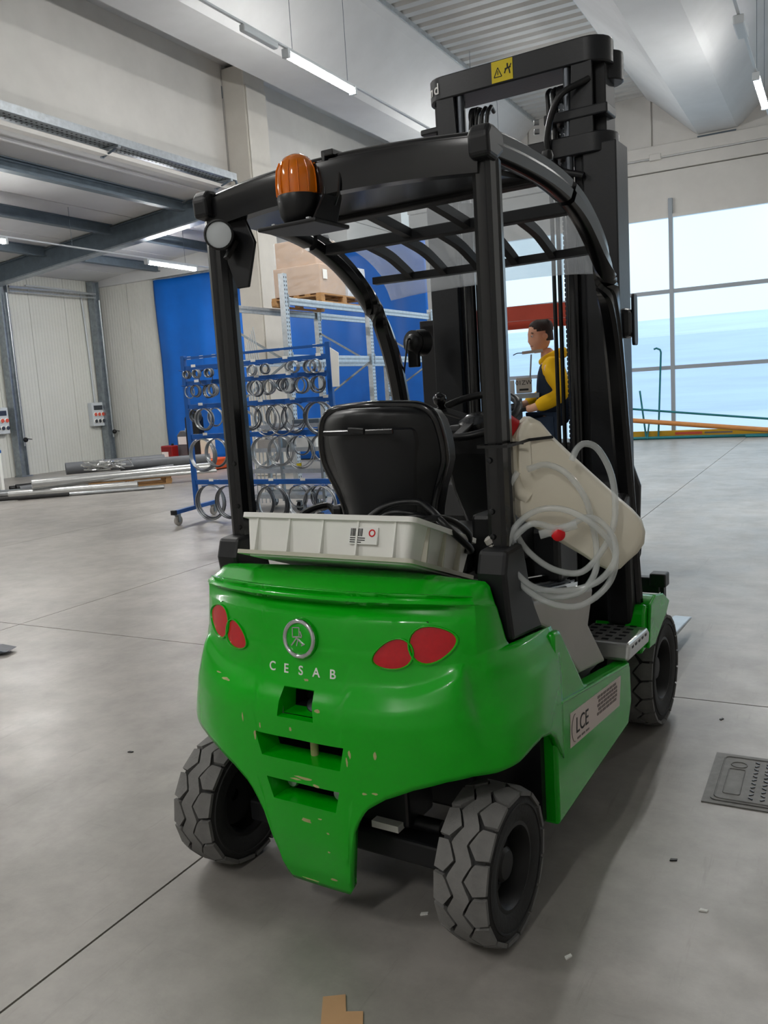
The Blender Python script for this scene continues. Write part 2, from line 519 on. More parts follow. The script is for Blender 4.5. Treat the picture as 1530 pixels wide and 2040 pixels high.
MB().b2((-10.45, -6, 7.80), (-9.50, WY - .04, 7.90)).build('roof_strip', 'concrete_beam', ce)
MB().b2((-6.74, -6, 7.70), (-6.60, WY - .04, 7.79)).build('edge_flashing', 'galv_light', ce)
MB().b2((-4.00, -6, 7.70), (-3.90, WY - .04, 7.79)).build('edge_flashing', 'galv_light', ce)

# concrete column
col = empty('concrete_column', (-10.15, 14.0, 0))
tag(col, 'square white concrete column at the annex edge', 'column')
MB().b2((-.25, -.33, 0), (.25, .34, 7.72)).build('shaft', 'column_white', col, bevel=.02)
MB().b2((-.46, -.42, 7.20), (-.255, -.33, 7.42)).build('corbel', 'galv_dark', col)
MB().b2((.255, -.30, 0), (.275, .32, 7.35)).build('facing_board', 'column_white', col, bevel=.004)

# steel posts, rafters and purlins of the annex
def ibeam(p0, p1, w, h, t=.014, name='web_and_flanges', parent=None, m='galv_dark'):
    b = MB()
    p0, p1 = Vector(p0), Vector(p1)
    prof = [(-w/2, -h/2), (w/2, -h/2), (w/2, -h/2 + t), (t/2, -h/2 + t), (t/2, h/2 - t), (w/2, h/2 - t), (w/2, h/2), (-w/2, h/2), (-w/2, h/2 - t), (-t/2, h/2 - t), (-t/2, -h/2 + t), (-w/2, -h/2 + t)]
    b.sweep([p0, p1], prof, up=(0, 0, 1) if abs((p1 - p0).normalized().z) < .9 else (0, 1, 0))
    return b.build(name, m, parent)
r = ibeam((-10.8, 13.7, annex_z(-10.8) - .26), (-18.0, 13.7, annex_z(-18.0) - .26), .2, .40, name='steel_rafter')
tag(r, 'grey steel I-beam rafter crossing under the annex roof', 'beam')
MB().bar((-11.0, 13.7, annex_z(-11) - .48), (-18.0, 13.7, annex_z(-18) - .48), .24, .03).build('lower_plate', 'galv', r)
for xp, lab in ((-11.55, 'grey steel purlin of the annex roof nearest the white wall panels'), (-13.55, 'second grey steel purlin under the annex roof'), (-15.6, 'third grey steel purlin, farthest back under the annex roof')):
    o = ibeam((xp, 4.0, annex_z(xp) - .13), (xp, 13.57, annex_z(xp) - .13), .16, .2, name='steel_purlin')
    tag(o, lab, 'beam', 'annex roof purlins')
    o2 = ibeam((xp, 13.84, annex_z(xp) - .13), (xp, 17.15, annex_z(xp) - .13), .16, .2, name='steel_purlin')
    tag(o2, lab.replace('purlin', 'purlin piece beyond the rafter', 1), 'beam', 'annex roof purlins')
for yp, lab in ((14.12, 'grey steel wall post at the left picture edge by the white annex wall'), (17.04, 'grey steel corner post between the two white annex walls')):
    p = ibeam((-17.87, yp, 0), (-17.87, yp, annex_z(-17.9) - .05), .22, .22, name='steel_post', m='galv')
    tag(p, lab, 'post', 'annex steel posts')
    MB().b2((-17.98, yp - .16, 0), (-17.70, yp + .16, .025)).build('base_plate', 'galv', p)
    MB().cyl((-17.74, yp + .05, .75), (-17.74, yp + .05, 4.45), .018, n=8).build('rod', 'galv_light', p)
    MB().lathe([(.03, 0), (.06, .02), (.06, .06), (.03, .1)], 12, (-17.72, yp + .05, .9), (1, 0, 0)).build('valve', 'black_plastic', p)
    MB().bar((-17.66, yp + .05, .93), (-17.66, yp + .22, .90), .02, .02).build('valve_handle', 'black_plastic', p)
o = MB().cyl((-17.74, 14.26, 4.60), (-17.74, 16.98, 4.60), .03, n=8)
o.cyl((-17.74, 14.26, 4.50), (-17.74, 16.98, 4.50), .02, n=8)
tag(o.build('pipe_run', 'galv_light'), 'thin galvanised pipe pair running between the two annex posts', 'pipe')
# ------------------------------------------------------------------ lamps
def tube_lamp(x, y, z, L, label, ceil=None, group='hall tube lamps'):
    t = empty('tube_lamp', (x, y, z)); tag(t, label, 'lamp', group)
    prof = [(-.045, .0), (.045, .0), (.05, .03), (.035, .055), (-.035, .055), (-.05, .03)]
    MB().sweep([(0, -L/2, .0), (0, L/2, .0)], prof).build('housing', 'lamp_housing', t)
    m = MB()
    m.loft([[Vector((math.cos(a) * .05, yy, -.002 - abs(math.sin(a)) * .05)) for a in [PI * k / 8 for k in range(9)]] for yy in (-L/2 + .03, L/2 - .03)], True, True)
    m.build('diffuser', 'lamp', t)
    for s in (-1, 1):
        MB().b2((-.052, s * L/2 - .03, -.055), (.052, s * L/2 + .03, .058)).build('end_cap', 'lamp_housing', t, bevel=.008)
    return t
def wing_z(x):
    best = 7.8
    for xc in (-8.1, -2.5, 3.1):
        d = abs(x - xc)
        if d < 1.48: best = 6.73 if d < .4 else 6.82 + (d - .52) / .84 * .78
    return best
H_L = 5.85
LEFT = ((10.52, 'lit tube lamp hanging under the ceiling beam above the white column'), (16.7, 'lit tube lamp far back beside the mast top'), (4.3, 'lit tube lamp on the left lamp row nearest the green truck'), (-1.9, 'lit tube lamp on the left lamp row behind the viewer'))
MID = ((15.55, 'lit tube lamp at the right picture edge near the window wall'), (9.3, 'lit tube lamp in the middle row, second from the window wall'), (-3.6, 'lit tube lamp in the middle row behind the viewer'))
RIGHT = ((12.4, 'lit tube lamp on the right row by the window wall'),)
for y, lab in LEFT: tube_lamp(-6.30, y, H_L, 1.70, lab)
for y, lab in MID: tube_lamp(-1.21, y, H_L, 1.70, lab)
for y, lab in RIGHT: tube_lamp(3.9, y, H_L, 1.70, lab)
# trunking rails that carry the lamp rows, with an unlit emergency lamp
def rail(x, y0, y1, z, lab, wires, top):
    o = tag(MB().b2((x - .018, y0, z), (x + .018, y1, z + .025)).build('lamp_rail', 'lamp_housing'), lab, 'rail', 'lamp rails')
    for y in wires:
        MB().cyl((x, y, z + .025), (x, y, top), .004, n=5).build('hanger_wire', 'galv_dark', o)
rail(-6.30, -4, 19.5, H_L + .062, 'thin white lamp rail over the annex side of the hall', [y + d for y, _ in LEFT for d in (-.7, .7)], 7.79)
rail(-1.21, -5.5, 19.5, H_L + .062, 'thin white lamp rail over the middle of the hall', [y + d for y, _ in MID for d in (-.7, .7)], 7.50)
rail(3.9, 2, 19.5, H_L + .062, 'thin white lamp rail over the right side of the hall', [y + d for y, _ in RIGHT for d in (-.7, .7)], 7.05)
e = tag(MB().b2((-1.28, 12.25, H_L - .05), (-1.14, 12.85, H_L + .060)).build('emergency_lamp', 'lamp_housing', bevel=.02), 'small unlit box lamp on the rail before the right tube lamp', 'lamp')
e = tag(MB().b2((-6.34, 8.75, H_L - .02), (-6.26, 9.45, H_L + .060)).build('emergency_lamp', 'lamp_housing', bevel=.015), 'small unlit box lamp on the rail before the tube lamp over the column', 'lamp')
tube_lamp(-13.0, 9.72, 4.55, 1.55, 'lit tube lamp in the annex at the left picture edge', None, 'annex tube lamps')
tube_lamp(-13.0, 14.75, 4.55, 1.55, 'lit tube lamp in the annex above the blue curtain', None, 'annex tube lamps')
tube_lamp(-13.0, 3.5, 4.55, 1.55, 'lit tube lamp in the near end of the annex', None, 'annex tube lamps')
rail(-13.0, 2.0, 16.9, 4.614, 'thin white lamp rail inside the annex', (3.0, 6.5, 9.2, 12.0, 15.2), 5.36)
# ================================================================== GREEN FORKLIFT
def green_paint():
    m = bpy.data.materials.new('green_paint'); m.use_nodes = True
    nt = m.node_tree; b = nt.nodes['Principled BSDF']
    b.inputs['Roughness'].default_value = 0.24
    b.inputs['Coat Weight'].default_value = 0.3; b.inputs['Specular IOR Level'].default_value = 0.35; b.inputs['Coat Roughness'].default_value = 0.03
    tc = nt.nodes.new('ShaderNodeTexCoord')
    n = nt.nodes.new('ShaderNodeTexNoise'); n.inputs['Scale'].default_value = 3; n.inputs['Detail'].default_value = 8
    nt.links.new(tc.outputs['Object'], n.inputs['Vector'])
    r = nt.nodes.new('ShaderNodeValToRGB')
    r.color_ramp.elements[0].position = .3; r.color_ramp.elements[1].position = .7
    r.color_ramp.elements[0].color = (*rgb(2, 166, 12), 1); r.color_ramp.elements[1].color = (*rgb(4, 180, 18), 1)
    nt.links.new(n.outputs['Fac'], r.inputs[0]); nt.links.new(r.outputs[0], b.inputs['Base Color'])
    n2 = nt.nodes.new('ShaderNodeTexNoise'); n2.inputs['Scale'].default_value = 140; n2.inputs['Detail'].default_value = 2
    nt.links.new(tc.outputs['Object'], n2.inputs['Vector'])
    bp = nt.nodes.new('ShaderNodeBump'); bp.inputs['Strength'].default_value = .02; bp.inputs['Distance'].default_value = .004
    nt.links.new(n2.outputs['Fac'], bp.inputs['Height']); nt.links.new(bp.outputs[0], b.inputs['Normal'])
    MATS['green'] = m
green_paint()

FK_YAW = math.radians(-3.4)
FK = empty('forklift', (-1.3054, 1.9699, 0), FK_YAW)
tag(FK, 'green electric forklift seen from behind with a black overhead guard', 'forklift')
FKM = Matrix.Translation((-1.3054, 1.9699, 0)) @ Matrix.Rotation(FK_YAW, 4, 'Z')

# ---- counterweight: rows from top to bottom, columns from the centre to the side
def interp(tab, t):
    """piecewise smooth interpolation of rows [(t, v0, v1, ...)]"""
    if t <= tab[0][0]: return tab[0][1:]
    if t >= tab[-1][0]: return tab[-1][1:]
    for i in range(len(tab) - 1):
        if tab[i][0] <= t <= tab[i + 1][0]:
            u = (t - tab[i][0]) / (tab[i + 1][0] - tab[i][0])
            return [a + (b - a) * u for a, b in zip(tab[i][1:], tab[i + 1][1:])]

# each row: z at centre, z drop at the side end, then plan points (x, y) of 8 columns
#        c0          c1           c2           c3           c4           c5           c6           c7
CW = [
 # top deck, inner front edge
 (.975, .00, (0, .21), (.14, .21), (.24, .20), (.32, .175), (.37, .16), (.405, .15), (.425, .145), (.44, .14)),
 (.990, .01, (0, .13), (.14, .135), (.26, .13), (.35, .125), (.405, .122), (.432, .124), (.448, .127), (.458, .13)),
 (.991, .02, (0, .03), (.14, .04), (.28, .06), (.38, .072), (.430, .086), (.455, .102), (.466, .113), (.473, .125)),
 # lip
 (.9625, .0335, (0, -.085), (.14, -.075), (.29, -.04), (.405, .0), (.464, .039), (.475, .070), (.483, .096), (.487, .120)),
 (.954, .034, (0, -.094), (.14, -.084), (.29, -.048), (.408, -.006), (.468, .038), (.477, .069), (.485, .096), (.489, .122)),
 # groove under the lip
 (.951, .0345, (0, -.060), (.14, -.050), (.29, -.018), (.400, .018), (.467, .041), (.479, .070), (.487, .096), (.490, .125)),
 (.940, .035, (0, -.054), (.14, -.044), (.29, -.014), (.400, .020), (.467, .042), (.480, .070), (.488, .097), (.492, .128)),
 (.920, .033, (0, -.072), (.14, -.062), (.29, -.028), (.403, .011), (.468, .041), (.482, .070), (.490, .098), (.494, .133)),
 (.902, .030, (0, -.092), (.14, -.082), (.29, -.045), (.41, .001), (.469, .040), (.484, .070), (.492, .100), (.496, .138)),
 # upper panel
 (.850, .020, (0, -.100), (.14, -.090), (.29, -.053), (.412, -.006), (.470, .034), (.488, .068), (.497, .104), (.500, .150)),
 (.822, .012, (0, -.103), (.14, -.093), (.29, -.056), (.412, -.010), (.470, .031), (.490, .067), (.500, .106), (.502, .158)),
 (.812, .010, (0, -.105), (.14, -.095), (.29, -.058), (.412, -.012), (.470, .030), (.492, .066), (.503, .109), (.504, .165)),
 # shoulder ledge opens towards the front
 (.802, .014, (0, -.106), (.14, -.096), (.29, -.060), (.412, -.014), (.471, .028), (.500, .068), (.528, .20), (.530, .41)),
 (.785, .020, (0, -.108), (.14, -.098), (.29, -.062), (.412, -.016), (.472, .026), (.508, .068), (.540, .20), (.541, .41)),
 (.735, .010, (0, -.116), (.14, -.106), (.29, -.072), (.412, -.028), (.474, .016), (.514, .068), (.552, .20), (.552, .41)),
 # crease, lower body steps out
 (.706, .000, (0, -.128), (.14, -.122), (.29, -.096), (.418, -.046), (.476, .012), (.520, .068), (.562, .20), (.556, .41)),
 (.672, .000, (0, -.150), (.14, -.146), (.295, -.118), (.426, -.060), (.482, .006), (.532, .066), (.570, .20), (.558, .41)),
 (.630, .000, (0, -.157), (.14, -.154), (.30, -.127), (.433, -.070), (.500, -.006), (.552, .060), (.578, .20), (.560, .41)),
 (.570, .000, (0, -.155), (.14, -.153), (.30, -.128), (.436, -.075), (.512, -.012), (.564, .058), (.582, .20), (.560, .41)),
 (.520, .000, (0, -.153), (.14, -.151), (.30, -.128), (.436, -.076), (.518, -.016), (.568, .056), (.582, .20), (.560, .41)),
 (.440, .000, (0, -.150), (.14, -.148), (.295, -.126), (.43, -.076), (.51, -.016), (.562, .056), (.578, .20), (.560, .41)),
 (.360, .000, (0, -.146), (.135, -.144), (.27, -.125), (.38, -.085), (.47, -.02), (.54, .056), (.57, .20), (.558, .41)),
 (.250, .000, (0, -.136), (.13, -.134), (.22, -.12), (.30, -.09), (.40, -.03), (.50, .056), (.55, .20), (.556, .41)),
 (.160, .000, (0, -.120), (.12, -.118), (.18, -.11), (.25, -.09), (.35, -.046), (.46, .06), (.53, .20), (.555, .41)),
 (.100, .000, (0, -.098), (.11, -.096), (.17, -.09), (.22, -.08), (.30, -.046), (.42, .06), (.50, .20), (.555, .41)),
]
# how far the crease under the upper panel climbs towards the corner
LIFT = {.785: .012, .735: .052, .706: .058, .672: .050, .630: .030, .570: .010}
# wheel-arch lower edge: z as a function of the plan arc position (column coordinate 0..7)
ARCH = [(0, .100), (.95, .100), (1.02, .125), (1.10, .25), (1.22, .33), (1.45, .395), (1.8, .437), (2.3, .470), (2.9, .495), (3.5, .507), (4.2, .508), (5.0, .52), (5.5, .535), (5.9, .540), (6.3, .52), (6.6, .48), (6.85, .42), (7, .38)]
def cw_pt(col, zrow):
    """zrow: index float into CW rows; col float 0..7 -> point on right half"""
    i = max(0, min(len(CW) - 2, int(zrow))); u = zrow - i
    def rowpt(r):
        pts = r[2:]
        k = max(0, min(6, int(col))); t = col - k
        def P(j):
            if j < 0:
                a = pts[-j]; return (-a[0], a[1])
            if j > 7:
                a, b = pts[7], pts[6]; return (2 * a[0] - b[0], 2 * a[1] - b[1])
            return pts[j]
        p0, p1, p2, p3 = P(k - 1), P(k), P(k + 1), P(k + 2)
        # a crease runs down column 4 on the upper rows
        cr = max(0.0, min(1.0, (r[0] - .69) / .05))
        if k == 3:
            e3 = (2 * p2[0] - p1[0], 2 * p2[1] - p1[1]); p3 = tuple(p3[q] + (e3[q] - p3[q]) * cr for q in (0, 1))
        if k == 4:
            e0 = (2 * p1[0] - p2[0], 2 * p1[1] - p2[1]); p0 = tuple(p0[q] + (e0[q] - p0[q]) * cr for q in (0, 1))
        c = [0.5 * (2 * p1[q] + (p2[q] - p0[q]) * t + (2 * p0[q] - 5 * p1[q] + 4 * p2[q] - p3[q]) * t * t + (3 * p1[q] - p0[q] - 3 * p2[q] + p3[q]) * t ** 3) for q in (0, 1)]
        e = (col / 7.0) ** 1.6
        lf = LIFT.get(r[0], 0.0)
        if lf:
            t1 = max(0.0, min(1.0, (col - 2.0) / 1.7)); t2 = max(0.0, min(1.0, (3.97 - col) / .55))
            lf *= t1 * t1 * (3 - 2 * t1) * t2 * t2 * (3 - 2 * t2)
        return Vector((c[0], c[1], r[0] - r[1] * e * 1.0 + lf))
    a, b = rowpt(CW[i]), rowpt(CW[i + 1])
    return a + (b - a) * u
def cw_row_of_z(col, z):
    """row index where the surface at this column reaches height z (searching down from the lip)"""
    lo, hi = 3.0, len(CW) - 1.0
    for _ in range(40):
        mid = (lo + hi) / 2
        if cw_pt(col, mid).z > z: lo = mid
        else: hi = mid
    return (lo + hi) / 2
def cw_surface(x, z):
    """point and outward normal on the rear of the counterweight at |x|, z"""
    s = 1 if x >= 0 else -1; ax = abs(x)
    lo, hi = 0.0, 5.0
    for _ in range(40):
        mid = (lo + hi) / 2
        if cw_pt(mid, cw_row_of_z(mid, z)).x < ax: lo = mid
        else: hi = mid
    c = (lo + hi) / 2; rr = cw_row_of_z(c, z)
    p = cw_pt(c, rr)
    da = cw_pt(c + .05, rr) - cw_pt(max(0, c - .05), rr)
    db = cw_pt(c, rr + .1) - cw_pt(c, rr - .1)
    n = da.cross(db).normalized()
    if n.y > 0: n = -n
    if s < 0: p.x = -p.x; n.x = -n.x
    return p, n
def poly_in(x, z, poly):
    c = False; n = len(poly)
    for i in range(n):
        x0, z0 = poly[i]; x1, z1 = poly[(i + 1) % n]
        if (z0 > z) != (z1 > z) and x < (x1 - x0) * (z - z0) / (z1 - z0) + x0: c = not c
    return c
# recesses: (corner quad in (x,z), depth)
TRAP = [(-.062, .628), (.062, .628), (.052, .708), (-.052, .708)]
SLOT1 = [(-.135, .500), (.135, .500), (.152, .568), (-.152, .568)]
SLOT2 = [(-.108, .372), (.108, .372), (.126, .436), (-.126, .436)]
def build_cw():
    NC = 70
    cols = [7.0 * k / NC for k in range(NC + 1)]
    rows_f = [k / 4.0 for k in range((len(CW) - 1) * 4 + 1)]
    m = MB(); idx = {}; V = []
    NR = 100
    for ci, c in enumerate(cols):
        zb = interp(ARCH, c)[0]
        rb = cw_row_of_z(c, zb)
        for ri in range(NR + 1):
            V.append(cw_pt(c, rb * ri / NR))
    n = NR + 1; F = []
    for ci in range(NC):
        for ri in range(NR):
            F.append((ci * n + ri, ci * n + ri + 1, (ci + 1) * n + ri + 1, (ci + 1) * n + ri))
    # mirrored other half, welded at x = 0
    V2 = [Vector((-v.x, v.y, v.z)) for v in V]; o = len(V)
    F2 = [tuple(reversed(f)) for f in F]
    m.add(V, F); m.add(V2, F2)
    return m
cwm = build_cw()
# thickness for the shell + boolean recesses
cw = cwm.build('counterweight', 'green', FK, smooth=28, weld=True)
sol = cw.modifiers.new('solid', 'SOLIDIFY'); sol.thickness = .024; sol.offset = -1
def cutter(quad, d, flare=.012):
    m = MB(); cz = sum(q[1] for q in quad) / 4
    a = [(q[0] * 1.10, -.30, cz + (q[1] - cz) * 1.15) for q in quad]
    b = [(q[0] * 1.0, -.145, q[1]) for q in quad]
    c = [(q[0] * .94, d, cz + (q[1] - cz) * .86) for q in quad]
    m.loft([a, b, c])
    return m
cut = MB()
for q, d in ((TRAP, -.02), (SLOT1, -.02), (SLOT2, -.02)):
    k = cutter(q, d); cut.add(k.v, k.f)
def apply_bool(o, cutmb):
    c = cutmb.build('cut_tmp', 'green')
    c.matrix_world = o.matrix_world
    bpy.context.view_layer.update()
    c.matrix_world = o.matrix_world
    bo = o.modifiers.new('cut', 'BOOLEAN'); bo.operation = 'DIFFERENCE'; bo.solver = 'EXACT'; bo.object = c
    dg = bpy.context.evaluated_depsgraph_get(); dg.update()
    me = bpy.data.meshes.new_from_object(o.evaluated_get(dg))
    o.modifiers.clear(); old = o.data; o.data = me; me.name = old.name
    bpy.data.objects.remove(c, do_unlink=True)
    return o
apply_bool(cw, cut)
# recess liners (pocket walls, green at the mouth and black farther in)
for q, d, nm in ((TRAP, .0, 'tow_pocket'), (SLOT1, .0, 'tow_pocket'), (SLOT2, .0, 'tow_pocket')):
    cz = sum(p[1] for p in q) / 4
    def ring_at(y):
        t = (y + .13) / .22
        return [Vector((p[0] * (.985 - .10 * t), y, cz + (p[1] - cz) * (.96 - .20 * t))) for p in q]
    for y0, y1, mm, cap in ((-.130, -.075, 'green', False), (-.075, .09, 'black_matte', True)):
        m = MB(); f, bk = ring_at(y0), ring_at(y1)
        m.add(f + bk, [(0, 1, 5, 4), (1, 2, 6, 5), (2, 3, 7, 6), (3, 0, 4, 7)] + ([(4, 5, 6, 7)] if cap else []))
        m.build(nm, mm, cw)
MB().cyl((.012, -.095, .48), (.012, -.095, .60), .0115, n=14).build('tow_pin', 'primer', cw, smooth=40)
MB().lathe([(.019, 0), (.02, .006), (.012, .010)], 16, (.012, -.095, .571)).build('pin_head', 'primer', cw, smooth=40)
for x, z in ((-.075, .408), (.088, .400)):
    MB().lathe([(.0, .0), (.019, .0), (.019, .012), (.016, .016), (.0, .017)], 20, (x, -.085, z), (0, -1, 0)).build('bolt', 'steel', cw, smooth=40)
MB().lathe([(.0, .0), (.042, .006), (.038, .02), (.016, .026), (0, .027)], 18, (.022, -.06, .632), (.1, -.5, 1)).build('bowl', 'steel_dark', cw, smooth=50)

# tail lights: two petal lenses each side joined by a small waist
def petal(cx, cz, ang, a, b, point):
    P = []
    for k in range(28):
        t = 2 * PI * k / 28
        rr = 1.0
        x = a * math.cos(t); z = b * math.sin(t) * (1 - .28 * math.cos(t) * point)
        P.append((cx + x * math.cos(ang) - z * math.sin(ang), cz + x * math.sin(ang) + z * math.cos(ang)))
    return P
def on_surface(poly, off, s=1):
    out = []
    for x, z in poly:
        p, n = cw_surface(s * x, z); out.append(p + n * off)
    return out
for s in (-1, 1):
    A = petal(.270, .812, math.radians(18), .052, .036, -1)
    B = petal(.372, .842, math.radians(12), .056, .045, 1)
    for P in (A, B):
        cx = sum(p[0] for p in P) / len(P); cz = sum(p[1] for p in P) / len(P)
        big = [(cx + (p[0] - cx) * 1.13, cz + (p[1] - cz) * 1.14) for p in P]
        mid = [(cx + (p[0] - cx) * 1.05, cz + (p[1] - cz) * 1.05) for p in P]
        m = MB()
        rings = [on_surface(big, -.002, s), on_surface([(cx + (p[0] - cx) * 1.10, cz + (p[1] - cz) * 1.11) for p in P], .0055, s), on_surface(mid, .0060, s), on_surface(P, .0005, s)]
        m.loft(rings, True, False).build('lamp_bezel', 'green', cw, smooth=60)
        m = MB()
        R = [on_surface(P, .0006, s)]
        for q in (.66, .33):
            R.append(on_surface([(cx + (p[0] - cx) * q, cz + (p[1] - cz) * q) for p in P], .0012, s))
        m.loft(R, True, True).build('tail_lamp', 'red_lens', cw, smooth=60)

# round badge and lettering
p, n = cw_surface(0, .842)
bx = Vector((1, 0, 0)); bz = bx.cross(n) * -1
bz = n.cross(bx) * -1
if bz.z < 0: bz = -bz
BF = Matrix((bx, bz, n)).transposed().to_4x4(); BF.translation = p
def inframe(mb, M4):
    mb.v = [M4 @ Vector(q) for q in mb.v]; return mb
inframe(MB().lathe([(.056, -.012), (.058, .0), (.057, .004)], 40), BF).build('badge_base', 'green', cw, smooth=50)
ring = MB(); ring.tube([(math.cos(2*PI*k/48) * .049, math.sin(2*PI*k/48) * .049, .009) for k in range(48)], .007, 10, closed=True)
badge = inframe(ring, BF).build('badge_ring', 'chrome', cw, smooth=60)
inframe(MB().lathe([(.0, .004), (.049, .004), (.046, .010), (.03, .0115), (.0, .012)], 36), BF).build('badge_disc', 'green', cw, smooth=60)
em = MB()
for a, b, ww in (((-.020, .004), (-.020, .030), .003), ((-.020, .030), (.003, .032), .003), ((.003, .032), (.003, .008), .003), ((-.020, .004), (.003, .006), .004),
                 ((.006, .022), (.012, .008), .004), ((.004, .006), (.012, .006), .004), ((-.006, .002), (-.024, -.020), .004), ((-.006, .002), (.016, -.014), .004), ((-.002, -.004), (-.006, -.020), .003),
                 ((.010, -.018), (.022, -.012), .003)):
    em.bar((a[0], a[1], .0125), (b[0], b[1], .0125), ww, .0022)
inframe(em, BF).build('badge_figure', 'chrome', cw)
for ch, x in zip('CESAB', (-.104, -.052, .0, .052, .104)):
    p, n = cw_surface(x, .752 )
    xx = Vector((1, 0, 0)); xx = (xx - n * xx.dot(n)).normalized(); zz = n.cross(xx)
    M4 = Matrix((xx, zz, n)).transposed().to_4x4(); M4.translation = p + n * .0006
    text('letter', ch, .036, 'white_label', M4, cw, .0008, True)

# paint chips
random.seed(11)
for x, z, ww, hh in ((.075, .66, .016, .008), (.17, .555, .006, .02), (-.155, .555, .007, .03), (.245, .558, .008, .018), (-.02, .595, .006, .01), (.01, .455, .05, .006), (.05, .44, .016, .008), (-.02, .448, .03, .005),
                     (.0, .325, .030, .011), (-.29, .69, .03, .006), (-.20, .60, .006, .022), (.205, .445, .012, .005), (.235, .450, .012, .005), (.02, .73, .012, .006), (.065, .24, .008, .004), (.05, .34, .012, .004), (-.33, .70, .018, .003), (.072, .30, .008, .004), (-.13, .59, .004, .014), (.16, .53, .004, .02), (.06, .145, .02, .006), (-.03, .115, .05, .004)):
    P = []
    for k in range(9):
        t = 2 * PI * k / 9; rr = random.uniform(.6, 1.1)
        P.append((x + ww * .7 * rr * math.cos(t), z + hh * .7 * rr * math.sin(t)))
    R = on_surface(P, .0007); R2 = on_surface(P, -.002)
    MB().loft([R2, R]).build('paint_chip', 'primer', cw)

# ---- rear shoulder where the posts stand, side skirts, sill
for s in (1, -1):
    m = MB()
    pr = [(.36, .185), (.36, .60), (.37, .778), (.425, .774), (.62, .545), (.66, .527), (1.12, .460), (1.14, .44), (1.15, .30), (1.10, .222)]
    m.prism(pr, 'x', s * .50, s * .555)
    sk = m.build('side_skirt', 'green', FK, bevel=.012, segs=3, smooth=45)
    m = MB()
    m.prism([(.40, .562), (1.10, .462), (1.10, .452), (.40, .552)], 'x', s * .540, s * .5615)
    m.build('sill_strip', 'green', sk, bevel=.003)
    # arch closing plate in front of the rear wheel
    MB().prism([(.33, .20), (.36, .20), (.36, .76), (.33, .76)], 'x', s * .20, s * .515).build('arch_plate', 'black_matte', FK)
for s in (1, -1):
    MB().prism([(.385, .50), (.385, .770), (.415, .765), (.415, .50)], 'x', s * .43, s * .530).build('shoulder_end', 'green', FK, bevel=.006)
SK_R = [o for o in FK.children if o.name.startswith('side_skirt')][0]
# sticker on the right skirt
SX = .5565
def P3(y, z): return Vector((SX, y, z))
TL, TR, BL, BR = P3(.480, .494), P3(1.010, .442), P3(.472, .385), P3(.985, .338)
st = MB(); st.add([BL, BR, TR, TL] + [v - Vector((.0016, 0, 0)) for v in (BL, BR, TR, TL)], [(0, 1, 2, 3), (7, 6, 5, 4), (0, 4, 5, 1), (1, 5, 6, 2), (2, 6, 7, 3), (3, 7, 4, 0)])
stick = st.build('sticker', 'sticker_white', FK)
xd = (BR - BL).normalized(); yd = Vector((0, 0, 1)); yd = (yd - xd * yd.dot(xd)).normalized()
def SF(u, v):
    a = BL + (BR - BL) * u; b = TL + (TR - TL) * u
    return a + (b - a) * v
M4 = frame(SF(.21, .50) + Vector((.0006, 0, 0)), xd, (0, 0, 1))
text('lettering', 'LCE', .072, 'black_ink', M4, stick, .0004, False)
el = MB(); el.tube([SF(.06 + .06 * math.cos(t) + .02, .5 + .40 * math.sin(t)) + Vector((.0008, 0, 0)) for t in [PI * .5 + PI * k / 16 for k in range(17)]], .0012, 5)
el.build('logo_arc', 'grey_ink', stick)
tl = MB()
for r in range(5):
    x = .50 + .02 * (r % 2)
    while x < .90:
        ww = random.uniform(.03, .07)
        a, b = SF(x, .86 - .13 * r), SF(min(.92, x + ww), .86 - .13 * r)
        tl.bar(a + Vector((.0005, 0, 0)), b + Vector((.0005, 0, 0)), .001, .009)
        x += ww + .014
for x in (.12, .2, .28):
    tl.bar(SF(x, .13) + Vector((.0005, 0, 0)), SF(x + .06, .13) + Vector((.0005, 0, 0)), .001, .006)
tl.build('small_print', 'grey_ink', stick)
# ---- chassis core, hood, steer axle (dark inner bodies)
MB().b2((-.30, .30, .20), (.30, 1.45, .46)).build('chassis', 'black_matte', FK, bevel=.01)
MB().prism([(.23, .44), (.23, .86), (.30, .885), (.86, .80), (.90, .76), (.90, .44)], 'x', -.44, .44).build('hood', 'black_plastic', FK, bevel=.02, segs=3)
MB().b2((-.36, -.02, .62), (.36, .23, .90)).build('rear_block', 'black_matte', FK)
ax = MB(); ax.bar((-.36, .07, .20), (.36, .07, .20), .10, .07)
ax.build('steer_axle', 'black_matte', FK, bevel=.008)
MB().cyl((-.30, .10, .25), (.30, .10, .25), .022, n=12).build('steer_cylinder', 'black_matte', FK, smooth=40)
MB().b2((.11, .02, .25), (.20, .10, .27)).build('cable_clip', 'white_plastic', FK)
MB().b2((-.22, .05, .25), (.22, .20, .60)).build('axle_bracket', 'black_matte', FK, bevel=.01)
# grey side covers
for s in (1, -1):
    MB().prism([(.30, .885), (.86, .800), (.83, .74), (.80, .685), (.98, .500), (.70, .545), (.415, .775), (.36, .80)], 'x', s * .44, s * .515).build('side_cover', 'grey_cover', FK, bevel=.012, segs=3)
